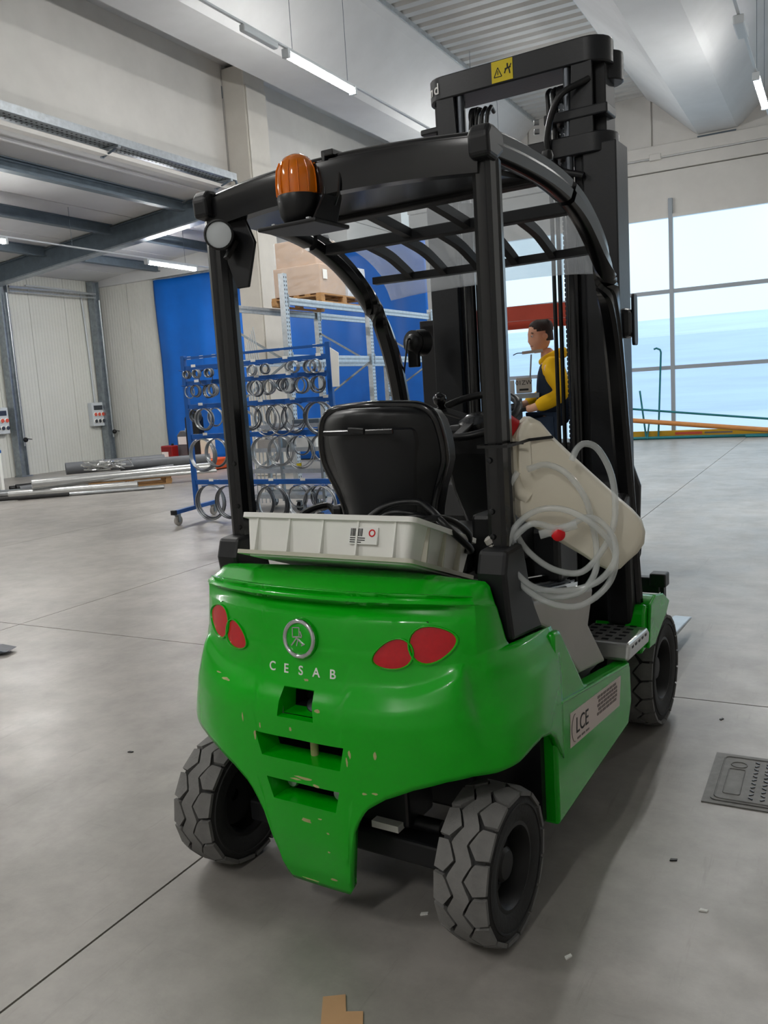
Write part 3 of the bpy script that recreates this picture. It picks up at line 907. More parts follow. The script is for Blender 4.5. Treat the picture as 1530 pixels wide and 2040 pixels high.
# ---- wheels
def wheel(px, py, R, W, nl, side, name='wheel'):
    """tyre + rim, axle along x; side = +1 when the outer face looks to +x"""
    t = empty('wheel_tmp'); 
    h = W / 2
    rr = R * .53          # rim radius
    c = R - .013
    prof = [(rr, -h * .80), (rr + .012, -h * .92), (R * .72, -h * 1.0), (c - .022, -h * .98), (c - .004, -h * .86), (c, -h * .6), (c, h * .6), (c - .004, h * .86), (c - .022, h * .98), (R * .72, h * 1.0), (rr + .012, h * .92), (rr, h * .80)]
    ty = MB().lathe(prof, 56, (0, 0, 0), (1, 0, 0), caps=False)
    tyre = ty.build('tyre', 'rubber', FK, smooth=40)
    tyre.location = (px, py, R - .004)
    pitch = 2 * PI / nl
    def block(poly, s):
        # poly in (x, arc fraction of pitch)
        m = MB(); N = len(poly)
        def pt(x, a, r):
            an = a * pitch
            return Vector((s * x, r * math.sin(an), r * math.cos(an)))
        top = [pt(x, a, R - (.0 if abs(x) < h * .9 else .010)) for x, a in poly]
        bot = [pt(x * 1.0, a * 1.08, c - .008) for x, a in poly]
        m.loft([bot, top], True, True)
        return m
    lug = [(h * 1.01, -.40), (h * .58, -.46), (h * .24, -.10), (h * .47, .30), (h * .58, .42), (h * 1.01, .44)]
    first = {}
    for s in (1, -1):
        for k in range(nl):
            a = 2 * PI * (k + (.5 if s < 0 else 0)) / nl
            if k == 0:
                o = block(lug, s).build('tread_block', 'rubber_worn', tyre)
                first[s] = o
            else:
                o = first[s].copy(); COL.objects.link(o); o.parent = tyre
            o.rotation_euler = (-a, 0, 0)
        # shoulder wall of each lug
    # central zigzag rib
    rings = []
    NS = nl * 8
    for k in range(NS):
        f = (k / 8.0) % 1.0
        def tri(u): u = u % 1.0; return 1 - abs(2 * u - 1)
        xr = h * (.13 + .33 * tri(f + .10)); xl = -h * (.13 + .33 * tri(f + .60))
        an = 2 * PI * k / NS
        d = Vector((0, math.sin(an), math.cos(an)))
        rings.append([d * (c - .006) + Vector((xl, 0, 0)), d * (R - .0015) + Vector((xl, 0, 0)), d * (R - .0015) + Vector((xr, 0, 0)), d * (c - .006) + Vector((xr, 0, 0))])
    MB().loft(rings, True, False, True).build('centre_rib', 'rubber_worn', tyre)
    # sidewall ring
    for s in (1, -1):
        m = MB(); m.tube([(s * h * .985, math.cos(2*PI*k/48) * R * .80, math.sin(2*PI*k/48) * R * .80) for k in range(48)], .004, 6, closed=True)
        m.build('sidewall_ring', 'rubber', tyre, smooth=60)
    # rim: dished on both faces
    rp = [(rr * 1.04, -h * .80), (rr * 1.08, -h * .88), (rr * .98, -h * .90), (rr * .90, -h * .70), (rr * .84, -h * .1), (rr * .5, -h * .02), (.02, -h * .02)]
    rim = MB().lathe(rp, 40, (0, 0, 0), (1, 0, 0), caps=False)
    rp2 = [(rr * 1.04, h * .80), (rr * 1.08, h * .88), (rr * .98, h * .90), (rr * .90, h * .70), (rr * .84, h * .1), (rr * .5, h * .02), (.02, h * .02)]
    rim.lathe(rp2, 40, (0, 0, 0), (1, 0, 0), caps=False)
    ri = rim.build('rim', 'rim', FK, smooth=50); ri.location = tyre.location
    hub = MB().lathe([(rr * .42, 0), (rr * .42, side * h * .5), (rr * .34, side * h * .62), (rr * .0, side * h * .64)], 24, (0, 0, 0), (1, 0, 0), caps=False)
    hub.build('hub', 'rim', ri, smooth=40)
    for k in range(5):
        a = 2 * PI * k / 5
        MB().cyl((side * h * .02, math.cos(a) * rr * .62, math.sin(a) * rr * .62), (side * h * .16, math.cos(a) * rr * .62, math.sin(a) * rr * .62), .010, n=6).build('wheel_nut', 'steel_dark', ri)
    bpy.data.objects.remove(t, do_unlink=True)
    return tyre
for s in (1, -1):
    wheel(s * .468, .068, .212, .148, 15, s)
    wheel(s * .450, 1.71, .245, .185, 19, s)

# ---- front fenders, step, floor, cowl
for s in (1, -1):
    m = MB()
    prof = [(1.40, .43), (1.425, .50), (1.445, .585), (1.48, .608), (1.56, .606), (1.65, .585), (1.72, .55), (1.735, .535)]
    inn = [(1.43, .43), (1.45, .50), (1.465, .565), (1.50, .588), (1.57, .585), (1.64, .565), (1.70, .535), (1.72, .525)]
    m.prism(prof + inn[::-1], 'x', s * .33, s * .555)
    m.build('front_fender', 'green', FK, bevel=.008, segs=3, smooth=50)
    MB().prism([(1.395, .425), (1.43, .595), (1.40, .605), (1.37, .58), (1.36, .52), (1.33, .42)], 'x', s * .47, s * .548).build('fender_front_panel', 'green', FK, bevel=.01)
    MB().prism([(1.385, .43), (1.42, .60), (1.50, .622), (1.62, .600), (1.725, .545), (1.67, .505), (1.57, .465), (1.48, .425)], 'x', s * .548, s * .562).build('fender_side', 'green', FK, bevel=.005, segs=2)
    # step: perforated steel tread on a riser
    stp = MB().prism([(1.08, .470), (1.10, .535), (1.355, .525), (1.385, .50), (1.37, .46)], 'x', s * .34, s * .565).build('step', 'alu', FK, bevel=.012, segs=3)
    for i in range(5):
        for j in range(4):
            yy = 1.13 + i * .05 + (j % 2) * .02; xx = .375 + j * .045
            MB().b2((s * xx - .013, yy - .007, .5355 - (yy - 1.1) * .039), (s * xx + .013, yy + .007, .5375 - (yy - 1.1) * .039)).build('tread_slot', 'black_matte', stp)
    for i in range(5):
        yy = 1.14 + i * .045
        MB().b2((s * .553, yy - .010, .509 - (yy - 1.1) * .03), (s * .5665, yy + .010, .518 - (yy - 1.1) * .03)).build('edge_slot', 'black_matte', stp)
MB().b2((-.44, .88, .44), (.44, 1.46, .475)).build('floor_plate', 'black_matte', FK)
MB().prism([(1.46, .40), (1.40, .62), (1.36, .95), (1.40, 1.10), (1.50, 1.12), (1.54, .40)], 'x', -.47, .47).build('front_cowl', 'black_plastic', FK, bevel=.02, segs=3)
MB().b2((-.1, 1.33, .60), (.30, 1.385, .86)).build('cowl_panel', 'black_gloss', FK, bevel=.01)
for s in (1, -1):
    MB().prism([(1.36, .52), (1.34, .80), (1.28, 1.02), (1.36, 1.06), (1.46, 1.0), (1.50, .60), (1.46, .50)], 'x', s * .40, s * .505).build('pillar_boot', 'black_plastic', FK, bevel=.02, segs=3)

# ---- overhead guard
def guard_profile(w, h, groove=.010):
    # rounded bar with a groove in the outer face
    P = rrect(w, h, .014, 3)
    return P
for s in (1, -1):
    # rear post with a longitudinal groove
    pr = [(-.026, -.034), (-.014, -.039), (.0, -.035), (.014, -.039), (.026, -.034), (.030, -.010), (.025, 0), (.030, .010), (.026, .034), (.013, .039), (-.013, .039), (-.026, .034), (-.030, .010), (-.025, 0), (-.030, -.010)]
    post = MB().loft([[Vector((s * .468 + q[0], .235 + q[1] + yy, z)) for q in pr] for z, yy in ((.93, .0), (1.07, 0), (2.11, .0))]).build('rear_post', 'black_gloss', FK, smooth=35)
    for zz in (1.09, 1.16, 1.30):
        MB().lathe([(.0, 0), (.009, 0), (.007, .005), (0, .006)], 10, (s * .468 - s * .012, .197, zz), (0, -1, 0)).build('bolt', 'black_plastic', post)
    # base casing of the post
    m = MB()
    ol = [(.135, 1.00), (.155, 1.06), (.265, 1.065), (.29, 1.0), (.32, .90), (.40, .785), (.30, .795), (.17, .808), (.15, .90)]
    m.prism(ol, 'x', s * .428, s * .515)
    m.build('post_base', 'black_matte', FK, bevel=.012, segs=2)
    # side rail running forward and bending down into the front pillar
    path = smooth_path([(s * .475, .19, 2.118), (s * .484, .40, 2.118), (s * .492, .62, 2.105), (s * .497, .80, 2.072), (s * .497, .95, 2.015), (s * .495, 1.09, 1.925), (s * .486, 1.19, 1.82), (s * .480, 1.265, 1.68), (s * .477, 1.315, 1.52), (s * .477, 1.36, 1.28), (s * .482, 1.40, 1.00), (s * .492, 1.44, .60)], 6)
    rp = [(-.026, -.032), (-.013, -.040), (.013, -.040), (.026, -.032), (.032, -.006), (.026, .004), (.030, .024), (.017, .035), (-.017, .035), (-.030, .024), (-.026, .004), (-.032, -.006)]
    if s > 0:
        # a seam splits the right rail where the front bow is bolted on
        MB().sweep(path[:17], rp, up=(0, -.8, 1)).build('side_rail', 'black_gloss', FK, smooth=35)
        MB().sweep(path[17:], rp, up=(0, -.8, 1)).build('front_pillar', 'black_gloss', FK, smooth=35)
    else:
        MB().sweep(path[:17], rp, up=(0, -.8, 1)).build('side_rail', 'black_gloss', FK, smooth=35)
        MB().sweep(path[17:], rp, up=(0, -.8, 1)).build('front_pillar', 'black_gloss', FK, smooth=35)
    # corner casting at the rear top
    MB().prism([(.165, 2.075), (.160, 2.132), (.18, 2.158), (.21, 2.158), (.265, 2.148), (.27, 2.10), (.22, 2.07)], 'x', s * .448, s * .508).build('corner_casting', 'black_matte', FK, bevel=.012, segs=3)
    for yy, zz in ((.615, 2.155), (.86, 2.09)):
        MB().lathe([(.0, 0), (.016, 0), (.018, .012), (.014, .026), (0, .03)], 14, (s * .494, yy, zz - .008), (0, -.1, 1)).build('knob', 'black_plastic', FK, smooth=40)
# rear crossbeam, bowed backwards
def bow(x): return .215 - .050 * (1 - (x / .47) ** 2), 2.135 + .016 * (1 - (x / .47) ** 2)
pts = [(x, *bow(x)) for x in [-.46 + .92 * k / 24 for k in range(25)]]
MB().sweep([(p[0], p[1], p[2] - .045) for p in pts], [(-.018, -.047), (.022, -.047), (.026, .02), (.022, .040), (-.018, .040)], up=(0, 0, 1)).build('rear_beam', 'black_gloss', FK, smooth=35)
lip = MB().tube([(p[0], p[1] + .01, p[2]) for p in pts], .017, 10).build('rear_lip', 'black_gloss', FK, smooth=60)
# solid rear roof plate, cross bars, slats
m = MB()
rows = []
for k in range(13):
    x = -.46 + .92 * k / 12
    y0, z0 = bow(x)
    rows.append([Vector((x, y0 + .02, z0 - .085)), Vector((x, y0 + .02, z0 - .07)), Vector((x, .55, 2.100)), Vector((x, .55, 2.085))])
m.loft(rows, True, True).build('roof_plate', 'black_gloss', FK, smooth=30)
MB().bar((-.48, .56, 2.088), (.48, .56, 2.088), .05, .035).build('cross_bar', 'black_matte', FK, bevel=.005)
MB().bar((-.48, .845, 2.048), (.48, .845, 2.048), .045, .04).build('cross_bar', 'black_matte', FK, bevel=.005)
MB().sweep([(x, 1.165 + .02 * (1 - (x / .42) ** 2), 1.955) for x in [-.47 + .94 * k / 12 for k in range(13)]], [(-.02, -.014), (.02, -.014), (.02, .014), (-.02, .014)]).build('cross_bar', 'black_matte', FK)
for x in (-.30, -.15, .0, .15, .30):
    MB().sweep(smooth_path([(x, .86, 2.045), (x, 1.0, 2.02), (x, 1.10, 1.985), (x, 1.17, 1.955)], 4), [(-.013, -.016), (.013, -.016), (.013, .016), (-.013, .016)]).build('roof_slat', 'black_matte', FK)
for x in (-.11, .12):
    MB().bar((x, .56, 2.088), (x, .845, 2.05), .03, .03).build('roof_slat', 'black_matte', FK)
m = bpy.data.materials.new('acrylic'); m.use_nodes = True
nt = m.node_tree; nt.nodes.remove(nt.nodes['Principled BSDF'])
tr = nt.nodes.new('ShaderNodeBsdfTransparent'); tr.inputs[0].default_value = (.93, .95, .96, 1)
df = nt.nodes.new('ShaderNodeBsdfTranslucent'); df.inputs[0].default_value = (.9, .92, .95, 1)
gl = nt.nodes.new('ShaderNodeBsdfGlossy'); gl.inputs['Roughness'].default_value = .08
mx = nt.nodes.new('ShaderNodeMixShader'); mx.inputs[0].default_value = .22
nt.links.new(tr.outputs[0], mx.inputs[1]); nt.links.new(df.outputs[0], mx.inputs[2])
mx2 = nt.nodes.new('ShaderNodeMixShader'); mx2.inputs[0].default_value = .07
nt.links.new(mx.outputs[0], mx2.inputs[1]); nt.links.new(gl.outputs[0], mx2.inputs[2])
nt.links.new(mx2.outputs[0], nt.nodes['Material Output'].inputs['Surface'])
MATS['acrylic'] = m
prof = smooth_path([(0, .53, 2.122), (0, .85, 2.078), (0, 1.02, 2.045), (0, 1.13, 2.00), (0, 1.20, 1.95), (0, 1.235, 1.90)], 4)
m = MB(); vs = []; fs = []
for i, p in enumerate(prof):
    for k in range(13):
        x = -.44 + .88 * k / 12
        vs.append((x, p.y + .02 * (1 - (x / .44) ** 2) * (i / len(prof)), p.z - (.02 * (abs(x) / .44) ** 3 if i > len(prof) * .7 else 0)))
for i in range(len(prof) - 1):
    for k in range(12):
        fs.append((i * 13 + k, i * 13 + k + 1, i * 13 + k + 14, i * 13 + k + 13))
m.add(vs, fs).build('roof_screen', 'acrylic', FK, smooth=40, solid=.004)

# ---- beacon on its bracket, rear work lamp
bc = Vector((-.070, .185, 0))
m = MB().lathe([(.060, 2.065), (.062, 2.085), (.062, 2.105), (.059, 2.130), (.051, 2.150), (.037, 2.168), (.018, 2.178), (.0, 2.181)], 28, (bc.x, bc.y - .05, 0))
beacon = m.build('beacon_dome', 'amber', FK, smooth=60)
for k in range(14):
    a = 2 * PI * k / 14
    MB().tube([(bc.x + math.cos(a) * r, bc.y - .05 + math.sin(a) * r, z) for r, z in ((.0625, 2.068), (.0635, 2.085), (.0632, 2.105), (.060, 2.132), (.050, 2.154))], .0018, 5).build('dome_rib', 'amber', beacon)
mat('reflector', rgb(250, 190, 80), .15, .8)
MB().lathe([(.03, 2.07), (.034, 2.11), (.012, 2.14), (0, 2.14)], 16, (bc.x, bc.y - .05, 0)).build('reflector', 'reflector', beacon, smooth=50)
MB().lathe([(.035, 1.985), (.045, 1.992), (.055, 2.01), (.060, 2.035), (.0625, 2.058), (.060, 2.066), (.0, 2.066)], 28, (bc.x, bc.y - .05, 0)).build('beacon_base', 'black_plastic', FK, smooth=50)
br = MB(); br.prism([(-.17, .06), (.035, .06), (.035, .23), (-.10, .23), (-.17, .16)], 'z', 1.972, 1.984); 
br.build('bracket_plate', 'black_plastic', FK, bevel=.004)
MB().prism([(.075, 1.978), (.19, 1.978), (.225, 2.06), (.225, 2.175), (.15, 2.175), (.14, 2.06)], 'x', .008, .018).build('bracket_arm', 'black_plastic', FK, bevel=.003)
MB().b2((.005, .15, 2.160), (.045, .22, 2.178)).build('bracket_hook', 'black_plastic', FK, bevel=.003)
for x, y in ((-.13, .09), (-.005, .085), (-.13, .18)):
    MB().lathe([(.0, 0), (.008, 0), (.008, .008), (0, .010)], 8, (x, y, 1.984)).build('bolt', 'steel', FK)
MB().tube(smooth_path([(.025, .19, 2.13), (.065, .15, 2.12), (.065, .14, 2.06), (.035, .16, 2.03)], 6), .004, 6).build('beacon_cable', 'black_plastic', FK)
lamp_c = Vector((-.388, .150, 2.005))
ld = Vector((.50, -.86, -.02)).normalized()
wl_ = MB().lathe([(.0, -.05), (.024, -.048), (.036, -.03), (.043, .0), (.0455, .020), (.0455, .030), (.040, .032)], 28, lamp_c, ld, caps=False).build('work_lamp', 'black_plastic', FK, smooth=50)
MB().lathe([(.041, .022), (.039, .027), (.02, .030), (.0, .031)], 24, lamp_c, ld, caps=False).build('lens', 'lamp_housing', wl_, smooth=50)
m = MB(); m.prism([(-.42, 2.06), (-.33, 2.06), (-.295, 1.98), (-.335, 1.85), (-.38, 1.85), (-.41, 1.93)], 'y', .196, .208)
m.build('lamp_bracket', 'black_matte', FK, bevel=.003)
MB().bar((-.37, .195, 1.99), (-.385, .165, 1.94), .03, .012).build('lamp_yoke', 'black_plastic', FK)

# ---- mast
for s in (1, -1):
    # outer rail: C section opening inwards
    o = [(s * .425, 1.56), (s * .425, 1.72), (s * .29, 1.72), (s * .29, 1.69), (s * .395, 1.69), (s * .395, 1.59), (s * .29, 1.59), (s * .29, 1.56)]
    MB().prism(o, 'z', .12, 2.42).build('outer_rail', 'mast_grey', FK, bevel=.005)
    i_ = [(s * .378, 1.60), (s * .378, 1.72), (s * .345, 1.72), (s * .345, 1.69), (s * .352, 1.69), (s * .352, 1.63), (s * .29, 1.63), (s * .29, 1.60)]
    MB().prism(i_, 'z', .14, 2.735).build('inner_rail', 'black_matte', FK, bevel=.004)
    # extra inner stage seen from behind
    MB().b2((s * .245, 1.585, .2), (s * .285, 1.64, 2.735)).build('lift_stage', 'mast_grey', FK, bevel=.008)
    cy_ = MB().cyl((s * .235, 1.565, .20), (s * .235, 1.565, 2.25), .027, n=18).build('lift_cylinder', 'black_gloss', FK, smooth=40)
    MB().cyl((s * .235, 1.565, 2.25), (s * .235, 1.565, 2.725), .016, n=14).build('piston_rod', 'steel_dark', cy_, smooth=40)
    MB().cyl((s * .235, 1.565, 2.22), (s * .235, 1.565, 2.28), .034, n=18).build('gland', 'black_matte', cy_, smooth=40)
    # leaf chain as one run of links
    ch = MB(); z = .5
    while z < 2.62:
        ch.b2((s * .195 - .010, 1.60, z), (s * .195 + .010, 1.613, z + .013))
        ch.b2((s * .195 - .006, 1.598, z + .013), (s * .195 + .006, 1.616, z + .019))
        z += .019
    c_ = ch.build('chain', 'steel_dark', FK); c_['kind'] = 'stuff'
    MB().cyl((s * .195 - .018, 1.63, 2.64), (s * .195 + .018, 1.63, 2.64), .045, n=24).build('chain_wheel', 'black_matte', FK, smooth=40, bevel=.004)
    # guide block half way up the inner stage
    m = MB(); m.b2((s * .14, 1.54, 2.52), (s * .40, 1.66, 2.56)); m.build('guide_bracket', 'mast_grey', FK, bevel=.006)
    MB().prism([(s * .245, 2.46), (s * .34, 2.46), (s * .34, 2.725), (s * .26, 2.725)], 'y', 1.545, 1.56).build('stage_plate', 'mast_grey', FK)
def stadium(hx, y0, y1, s=None):
    r = (y1 - y0) / 2; cyy = (y0 + y1) / 2
    return arc((hx - r, cyy), r, -PI / 2, PI / 2, 10) + arc((-hx + r, cyy), r, PI / 2, 3 * PI / 2, 10)
th = MB().prism(stadium(.400, 1.54, 1.725), 'z', 2.722, 2.818).build('top_crosshead', 'mast_grey', FK, bevel=.006, smooth=30)
MB().prism(arc((.355, 1.70), .065, -PI/2, PI/2, 8) + [(.33, 1.765), (.33, 1.635)], 'z', 2.67, 2.78).build('end_cap', 'mast_grey', FK, bevel=.005, smooth=30)
MB().prism(stadium(.412, 1.545, 1.73), 'z', 2.385, 2.465).build('second_crosshead', 'mast_grey', FK, bevel=.006, smooth=30)
MB().prism(stadium(.42, 1.58, 1.74), 'z', 1.30, 1.37).build('lower_crossbeam', 'mast_grey', FK, bevel=.006) if False else None
MB().b2((-.42, 1.70, .30), (.42, 1.75, .42)).build('bottom_crossbeam', 'mast_grey', FK, bevel=.006)
MB().b2((-.44, 1.57, 2.605), (-.28, 1.70, 2.63)).build('left_flange', 'mast_grey', FK, bevel=.006)
for x0, r in ((.150, .009), (.174, .009)):
    MB().tube(smooth_path([(x0, 1.575, .55), (x0, 1.575, 1.2), (x0, 1.575, 2.0), (x0, 1.575, 2.55), (x0 - .01, 1.60, 2.66), (x0, 1.66, 2.66), (x0, 1.68, 2.5)], 6), r, 8).build('hydraulic_hose', 'black_plastic', FK, smooth=60)
for x0 in (-.125, -.150, -.175, -.20):
    MB().tube(smooth_path([(x0, 1.575, .55), (x0, 1.575, 1.2), (x0, 1.575, 2.0), (x0, 1.575, 2.55), (x0 + .01, 1.60, 2.66), (x0, 1.66, 2.66)], 6), .009, 8).build('hydraulic_hose', 'black_plastic', FK, smooth=60)
MB().tube(smooth_path([(.33, 1.55, 2.66), (.22, 1.50, 2.60), (.16, 1.52, 2.45), (.19, 1.54, 2.35), (.30, 1.54, 2.30)], 8), .013, 8).build('hose_loop', 'black_plastic', FK, smooth=60)
for zz in (2.535, 2.50):
    MB().lathe([(.0, 0), (.011, 0), (.011, .02), (0, .022)], 10, (.125, 1.53, zz), (-1, -.5, 0)).build('hose_fitting', 'steel', FK)
# yellow warning sticker on the crosshead and the end of the maker lettering
ys = MB().b2((-.075, 1.5375, 2.730), (.018, 1.5405, 2.812)).build('warning_sticker', 'yellow_sticker', FK)
tri = MB(); P = [(-.064, 2.750), (-.030, 2.750), (-.047, 2.786)]
for a, b in zip(P, P[1:] + P[:1]):
    tri.bar((a[0], 1.5368, a[1]), (b[0], 1.5368, b[1]), .001, .0035, up=(0, 1, 0)) if False else tri.bar((a[0], 1.537, a[1]), (b[0], 1.537, b[1]), .0032, .001, up=(0, 1, 0))
tri.bar((-.047, 1.537, 2.758), (-.047, 1.537, 2.774), .003, .001, up=(0, 1, 0))
tri.build('warning_triangle', 'black_ink', ys)
fg = MB()
for a, b, ww in (((-.016, 2.773), (.010, 2.778), .006), ((-.004, 2.775), (-.004, 2.794), .006), ((.002, 2.775), (.006, 2.753), .005), ((-.010, 2.775), (-.018, 2.758), .005), ((.006, 2.778), (.012, 2.790), .004)):
    fg.bar((a[0], 1.537, a[1]), (b[0], 1.537, b[1]), ww, .001, up=(0, 1, 0))
fg.build('warning_figure', 'black_ink', ys)
MB().b2((-.02, 1.5425, 2.405), (.05, 1.5445, 2.455)).build('warning_sticker', 'yellow_sticker', FK)
a0 = math.radians(212)
cxx, cyy, rr_ = -.400 + .0925, 1.6325, .0928
for k, chh in enumerate('nd'):
    an = math.radians(229 + 23 * k)
    pos = Vector((cxx + rr_ * math.cos(an), cyy + rr_ * math.sin(an), 2.768))
    nrm = Vector((math.cos(an), math.sin(an), 0)); xx = Vector((0, 0, 1)).cross(nrm)
    text('lettering', chh, .062, 'white_label', frame(pos + nrm * .0005, xx, (0, 0, 1)), th, .0005, True)
# carriage and forks
MB().b2((-.50, 1.80, .30), (.50, 1.845, .38)).b2((-.50, 1.80, .55), (.50, 1.845, .62)).b2((-.30, 1.76, .30), (-.24, 1.84, .62)).b2((.24, 1.76, .30), (.30, 1.84, .62)).build('carriage', 'mast_grey', FK, bevel=.006)
MB().b2((.46, 1.79, .58), (.53, 1.86, .64)).build('carriage_end', 'black_matte', FK, bevel=.006)
MB().b2((.50, 1.82, .32), (.515, 1.86, .62)).build('carriage_side', 'black_matte', FK)
for s in (1, -1):
    m = MB()
    m.prism([(1.85, .64), (1.885, .64), (1.89, .13), (2.5, .115), (3.08, .095), (3.12, .085), (3.08, .080), (1.87, .080), (1.85, .10)], 'x', s * .31 - .05, s * .31 + .05)
    m.build('fork', 'steel', FK, bevel=.006)

# ---- driver's seat, steering column, levers
SX0 = -.035
SEAT = [(1.455, .12), (1.449, .165), (1.434, .195), (1.405, .215), (1.36, .226), (1.32, .230), (1.28, .228), (1.24, .214), (1.19, .192), (1.12, .170), (1.04, .155), (.98, .15)]
def seat_ring(z, hw, y_b, th, bul):
    P = []
    n = 10
    for k in range(n + 1):
        u = -1 + 2 * k / n
        P.append(Vector((SX0 + hw * u, y_b - bul * (1 - u * u) + .05 * u * u, z)))
    for k in range(n + 1):
        u = 1 - 2 * k / n
        P.append(Vector((SX0 + hw * u, y_b + th + .05 * u * u, z)))
    return P
def lean(z): return .420 - (z - 1.0) * .13
seat = MB().loft([seat_ring(z, hw, lean(z) - .0 + (.025 if i == 0 else (.01 if i == 1 else 0)), .085 if i > 1 else .05, .035) for i, (z, hw) in enumerate(SEAT)]).build('seat_back', 'black_plastic', FK, smooth=50, bevel=.01)
# raised shell on the back of the seat
sh = [(1.39, .15), (1.378, .165), (1.34, .168), (1.24, .150), (1.10, .125), (1.0, .115)]
MB().loft([seat_ring(z, hw, lean(z) - .045, .03, .012) for z, hw in sh]).build('seat_shell', 'black_matte', seat, smooth=40, bevel=.008)
MB().bar((-.17, lean(1.38) - .062, 1.382), (.09, lean(1.38) - .062, 1.382), .012, .018).build('shell_ridge', 'black_gloss', seat, bevel=.004)
MB().bar((-.07, lean(1.38) - .068, 1.390), (-.01, lean(1.38) - .068, 1.385), .012, .02).build('latch', 'black_plastic', seat, bevel=.004)
pp = []
for z, hw in [(1.0, .165)] + SEAT[::-1][2:]:
    pp.append((SX0 - hw, lean(z) + .055, z))
pp2 = [(2 * SX0 - p[0], p[1], p[2]) for p in pp[::-1]]
MB().tube(smooth_path(pp + [(SX0, lean(1.46) + .04, 1.460)] + pp2, 4), .016, 8).build('seat_piping', 'black_gloss', seat, smooth=60)
MB().b2((-.24, .42, .90), (.24, .88, 1.02)).build('seat_cushion', 'black_plastic', FK, bevel=.04, segs=4)
MB().b2((-.30, .50, .98), (-.26, .80, 1.12)).build('hip_rest', 'black_plastic', FK, bevel=.012)
MB().b2((.24, .50, .90), (.31, .86, 1.10)).build('armrest_box', 'black_plastic', FK, bevel=.015)
MB().tube(smooth_path([(-.34, .44, 1.06), (-.40, .46, 1.09), (-.36, .56, 1.11), (-.30, .54, 1.07)], 6), .012, 8).build('belt_stalk', 'black_plastic', FK)
sc = Vector((.03, .99, 1.395)); sn = Vector((0, -.42, .91)).normalized()
m = MB(); R = .172; cc = circle(sc, sn, R, 48); m.tube(cc, .0145, 10, closed=True)
sw = m.build('steering_wheel', 'black_plastic', FK, smooth=60)
m = MB()
e1 = Vector((1, 0, 0)); e2 = sn.cross(e1)
for a in (20, 160, 270):
    d = e1 * math.cos(math.radians(a)) + e2 * math.sin(math.radians(a))
    m.bar(sc - sn * .02, sc + d * R, .035, .012, up=sn)
m.build('spoke', 'black_plastic', sw, bevel=.004)
MB().lathe([(.055, -.045), (.062, -.02), (.058, .0), (.03, .012), (.0, .014)], 24, sc - sn * .015, sn).build('wheel_hub', 'black_gloss', sw, smooth=50)
kp = sc - e1 * .155 + e2 * .06
MB().lathe([(.014, 0), (.016, .02), (.026, .035), (.026, .055), (.012, .068), (0, .07)], 16, kp, sn).build('spinner_knob', 'black_gloss', sw, smooth=50)
m = MB()
m.loft([[Vector((x * w_, y + d_ * yy, z)) for x, yy in ((-1, -1), (1, -1), (1, 1), (-1, 1))] for z, y, w_, d_ in ((1.36, 1.03, .085, .05), (1.25, 1.06, .105, .07), (1.10, 1.16, .12, .085), (.90, 1.28, .11, .08), (.55, 1.38, .10, .06))]).build('steering_column', 'black_plastic', FK, bevel=.02, segs=3)
MB().bar((.10, 1.02, 1.29), (.28, 1.0, 1.295), .03, .022).build('column_lever', 'black_plastic', FK, bevel=.006)
for k in range(3):
    x = .27 + .03 * k
    lv = MB().cyl((x, .96, 1.0), (x, .90, 1.20), .006, n=8).build('lever_rod', 'black_plastic', FK)
    MB().lathe([(.008, 0), (.015, .012), (.016, .03), (.008, .045), (0, .046)], 12, (x, .90, 1.19), (0, -.2, 1)).build('lever_knob', 'black_gloss', lv, smooth=50)
MB().b2((.24, .85, .80), (.40, 1.05, 1.0)).build('lever_console', 'black_plastic', FK, bevel=.02)
MB().prism([(1.02, .95), (1.0, 1.06), (1.10, 1.12), (1.25, 1.02)], 'x', .12, .20).build('display_pod', 'black_plastic', FK, bevel=.01)

# ---- right mirror and left front work lamp on the pillars
mr = MB().loft([[Vector((.52 + x * .012, 1.40 + q[0] * .5, 1.712 + q[1])) for q in rrect(.10, .19, .02, 3)] for x in (0, 1)]).build('mirror', 'black_plastic', FK, bevel=.003)
MB().b2((.475, 1.335, 1.645), (.525, 1.425, 1.755)).build('mirror_mount', 'black_plastic', mr, bevel=.02)
c0 = Vector((-.415, 1.40, 1.705))
fl = MB().lathe([(.0, -.055), (.030, -.05), (.048, -.03), (.056, .0), (.058, .03), (.05, .035), (.0, .036)], 24, c0, (0.25, 1, 0)).build('front_work_lamp', 'black_plastic', FK, smooth=50)
for k in range(4):
    MB().lathe([(.040, 0), (.054, .002), (.054, .006), (.040, .008)], 20, c0 + Vector((.25, 1, 0)).normalized() * (-.04 + .016 * k), (.25, 1, 0)).build('cooling_fin', 'black_plastic', fl)
MB().b2((-.45, 1.36, 1.60), (-.40, 1.39, 1.70)).build('lamp_bracket', 'black_plastic', FK, bevel=.006)
MB().tube(smooth_path([(-.41, 1.37, 1.70), (-.43, 1.34, 1.72), (-.44, 1.33, 1.65), (-.46, 1.33, 1.55)], 5), .004, 6).build('lamp_cable', 'black_plastic', FK)
# ================================================================== THINGS CARRIED BY THE FORKLIFT
def fk_empty(name, p, rx=0.0):
    o = empty(name, FKM @ Vector(p), FK_YAW)
    o.rotation_euler = (rx, 0, FK_YAW)
    return o
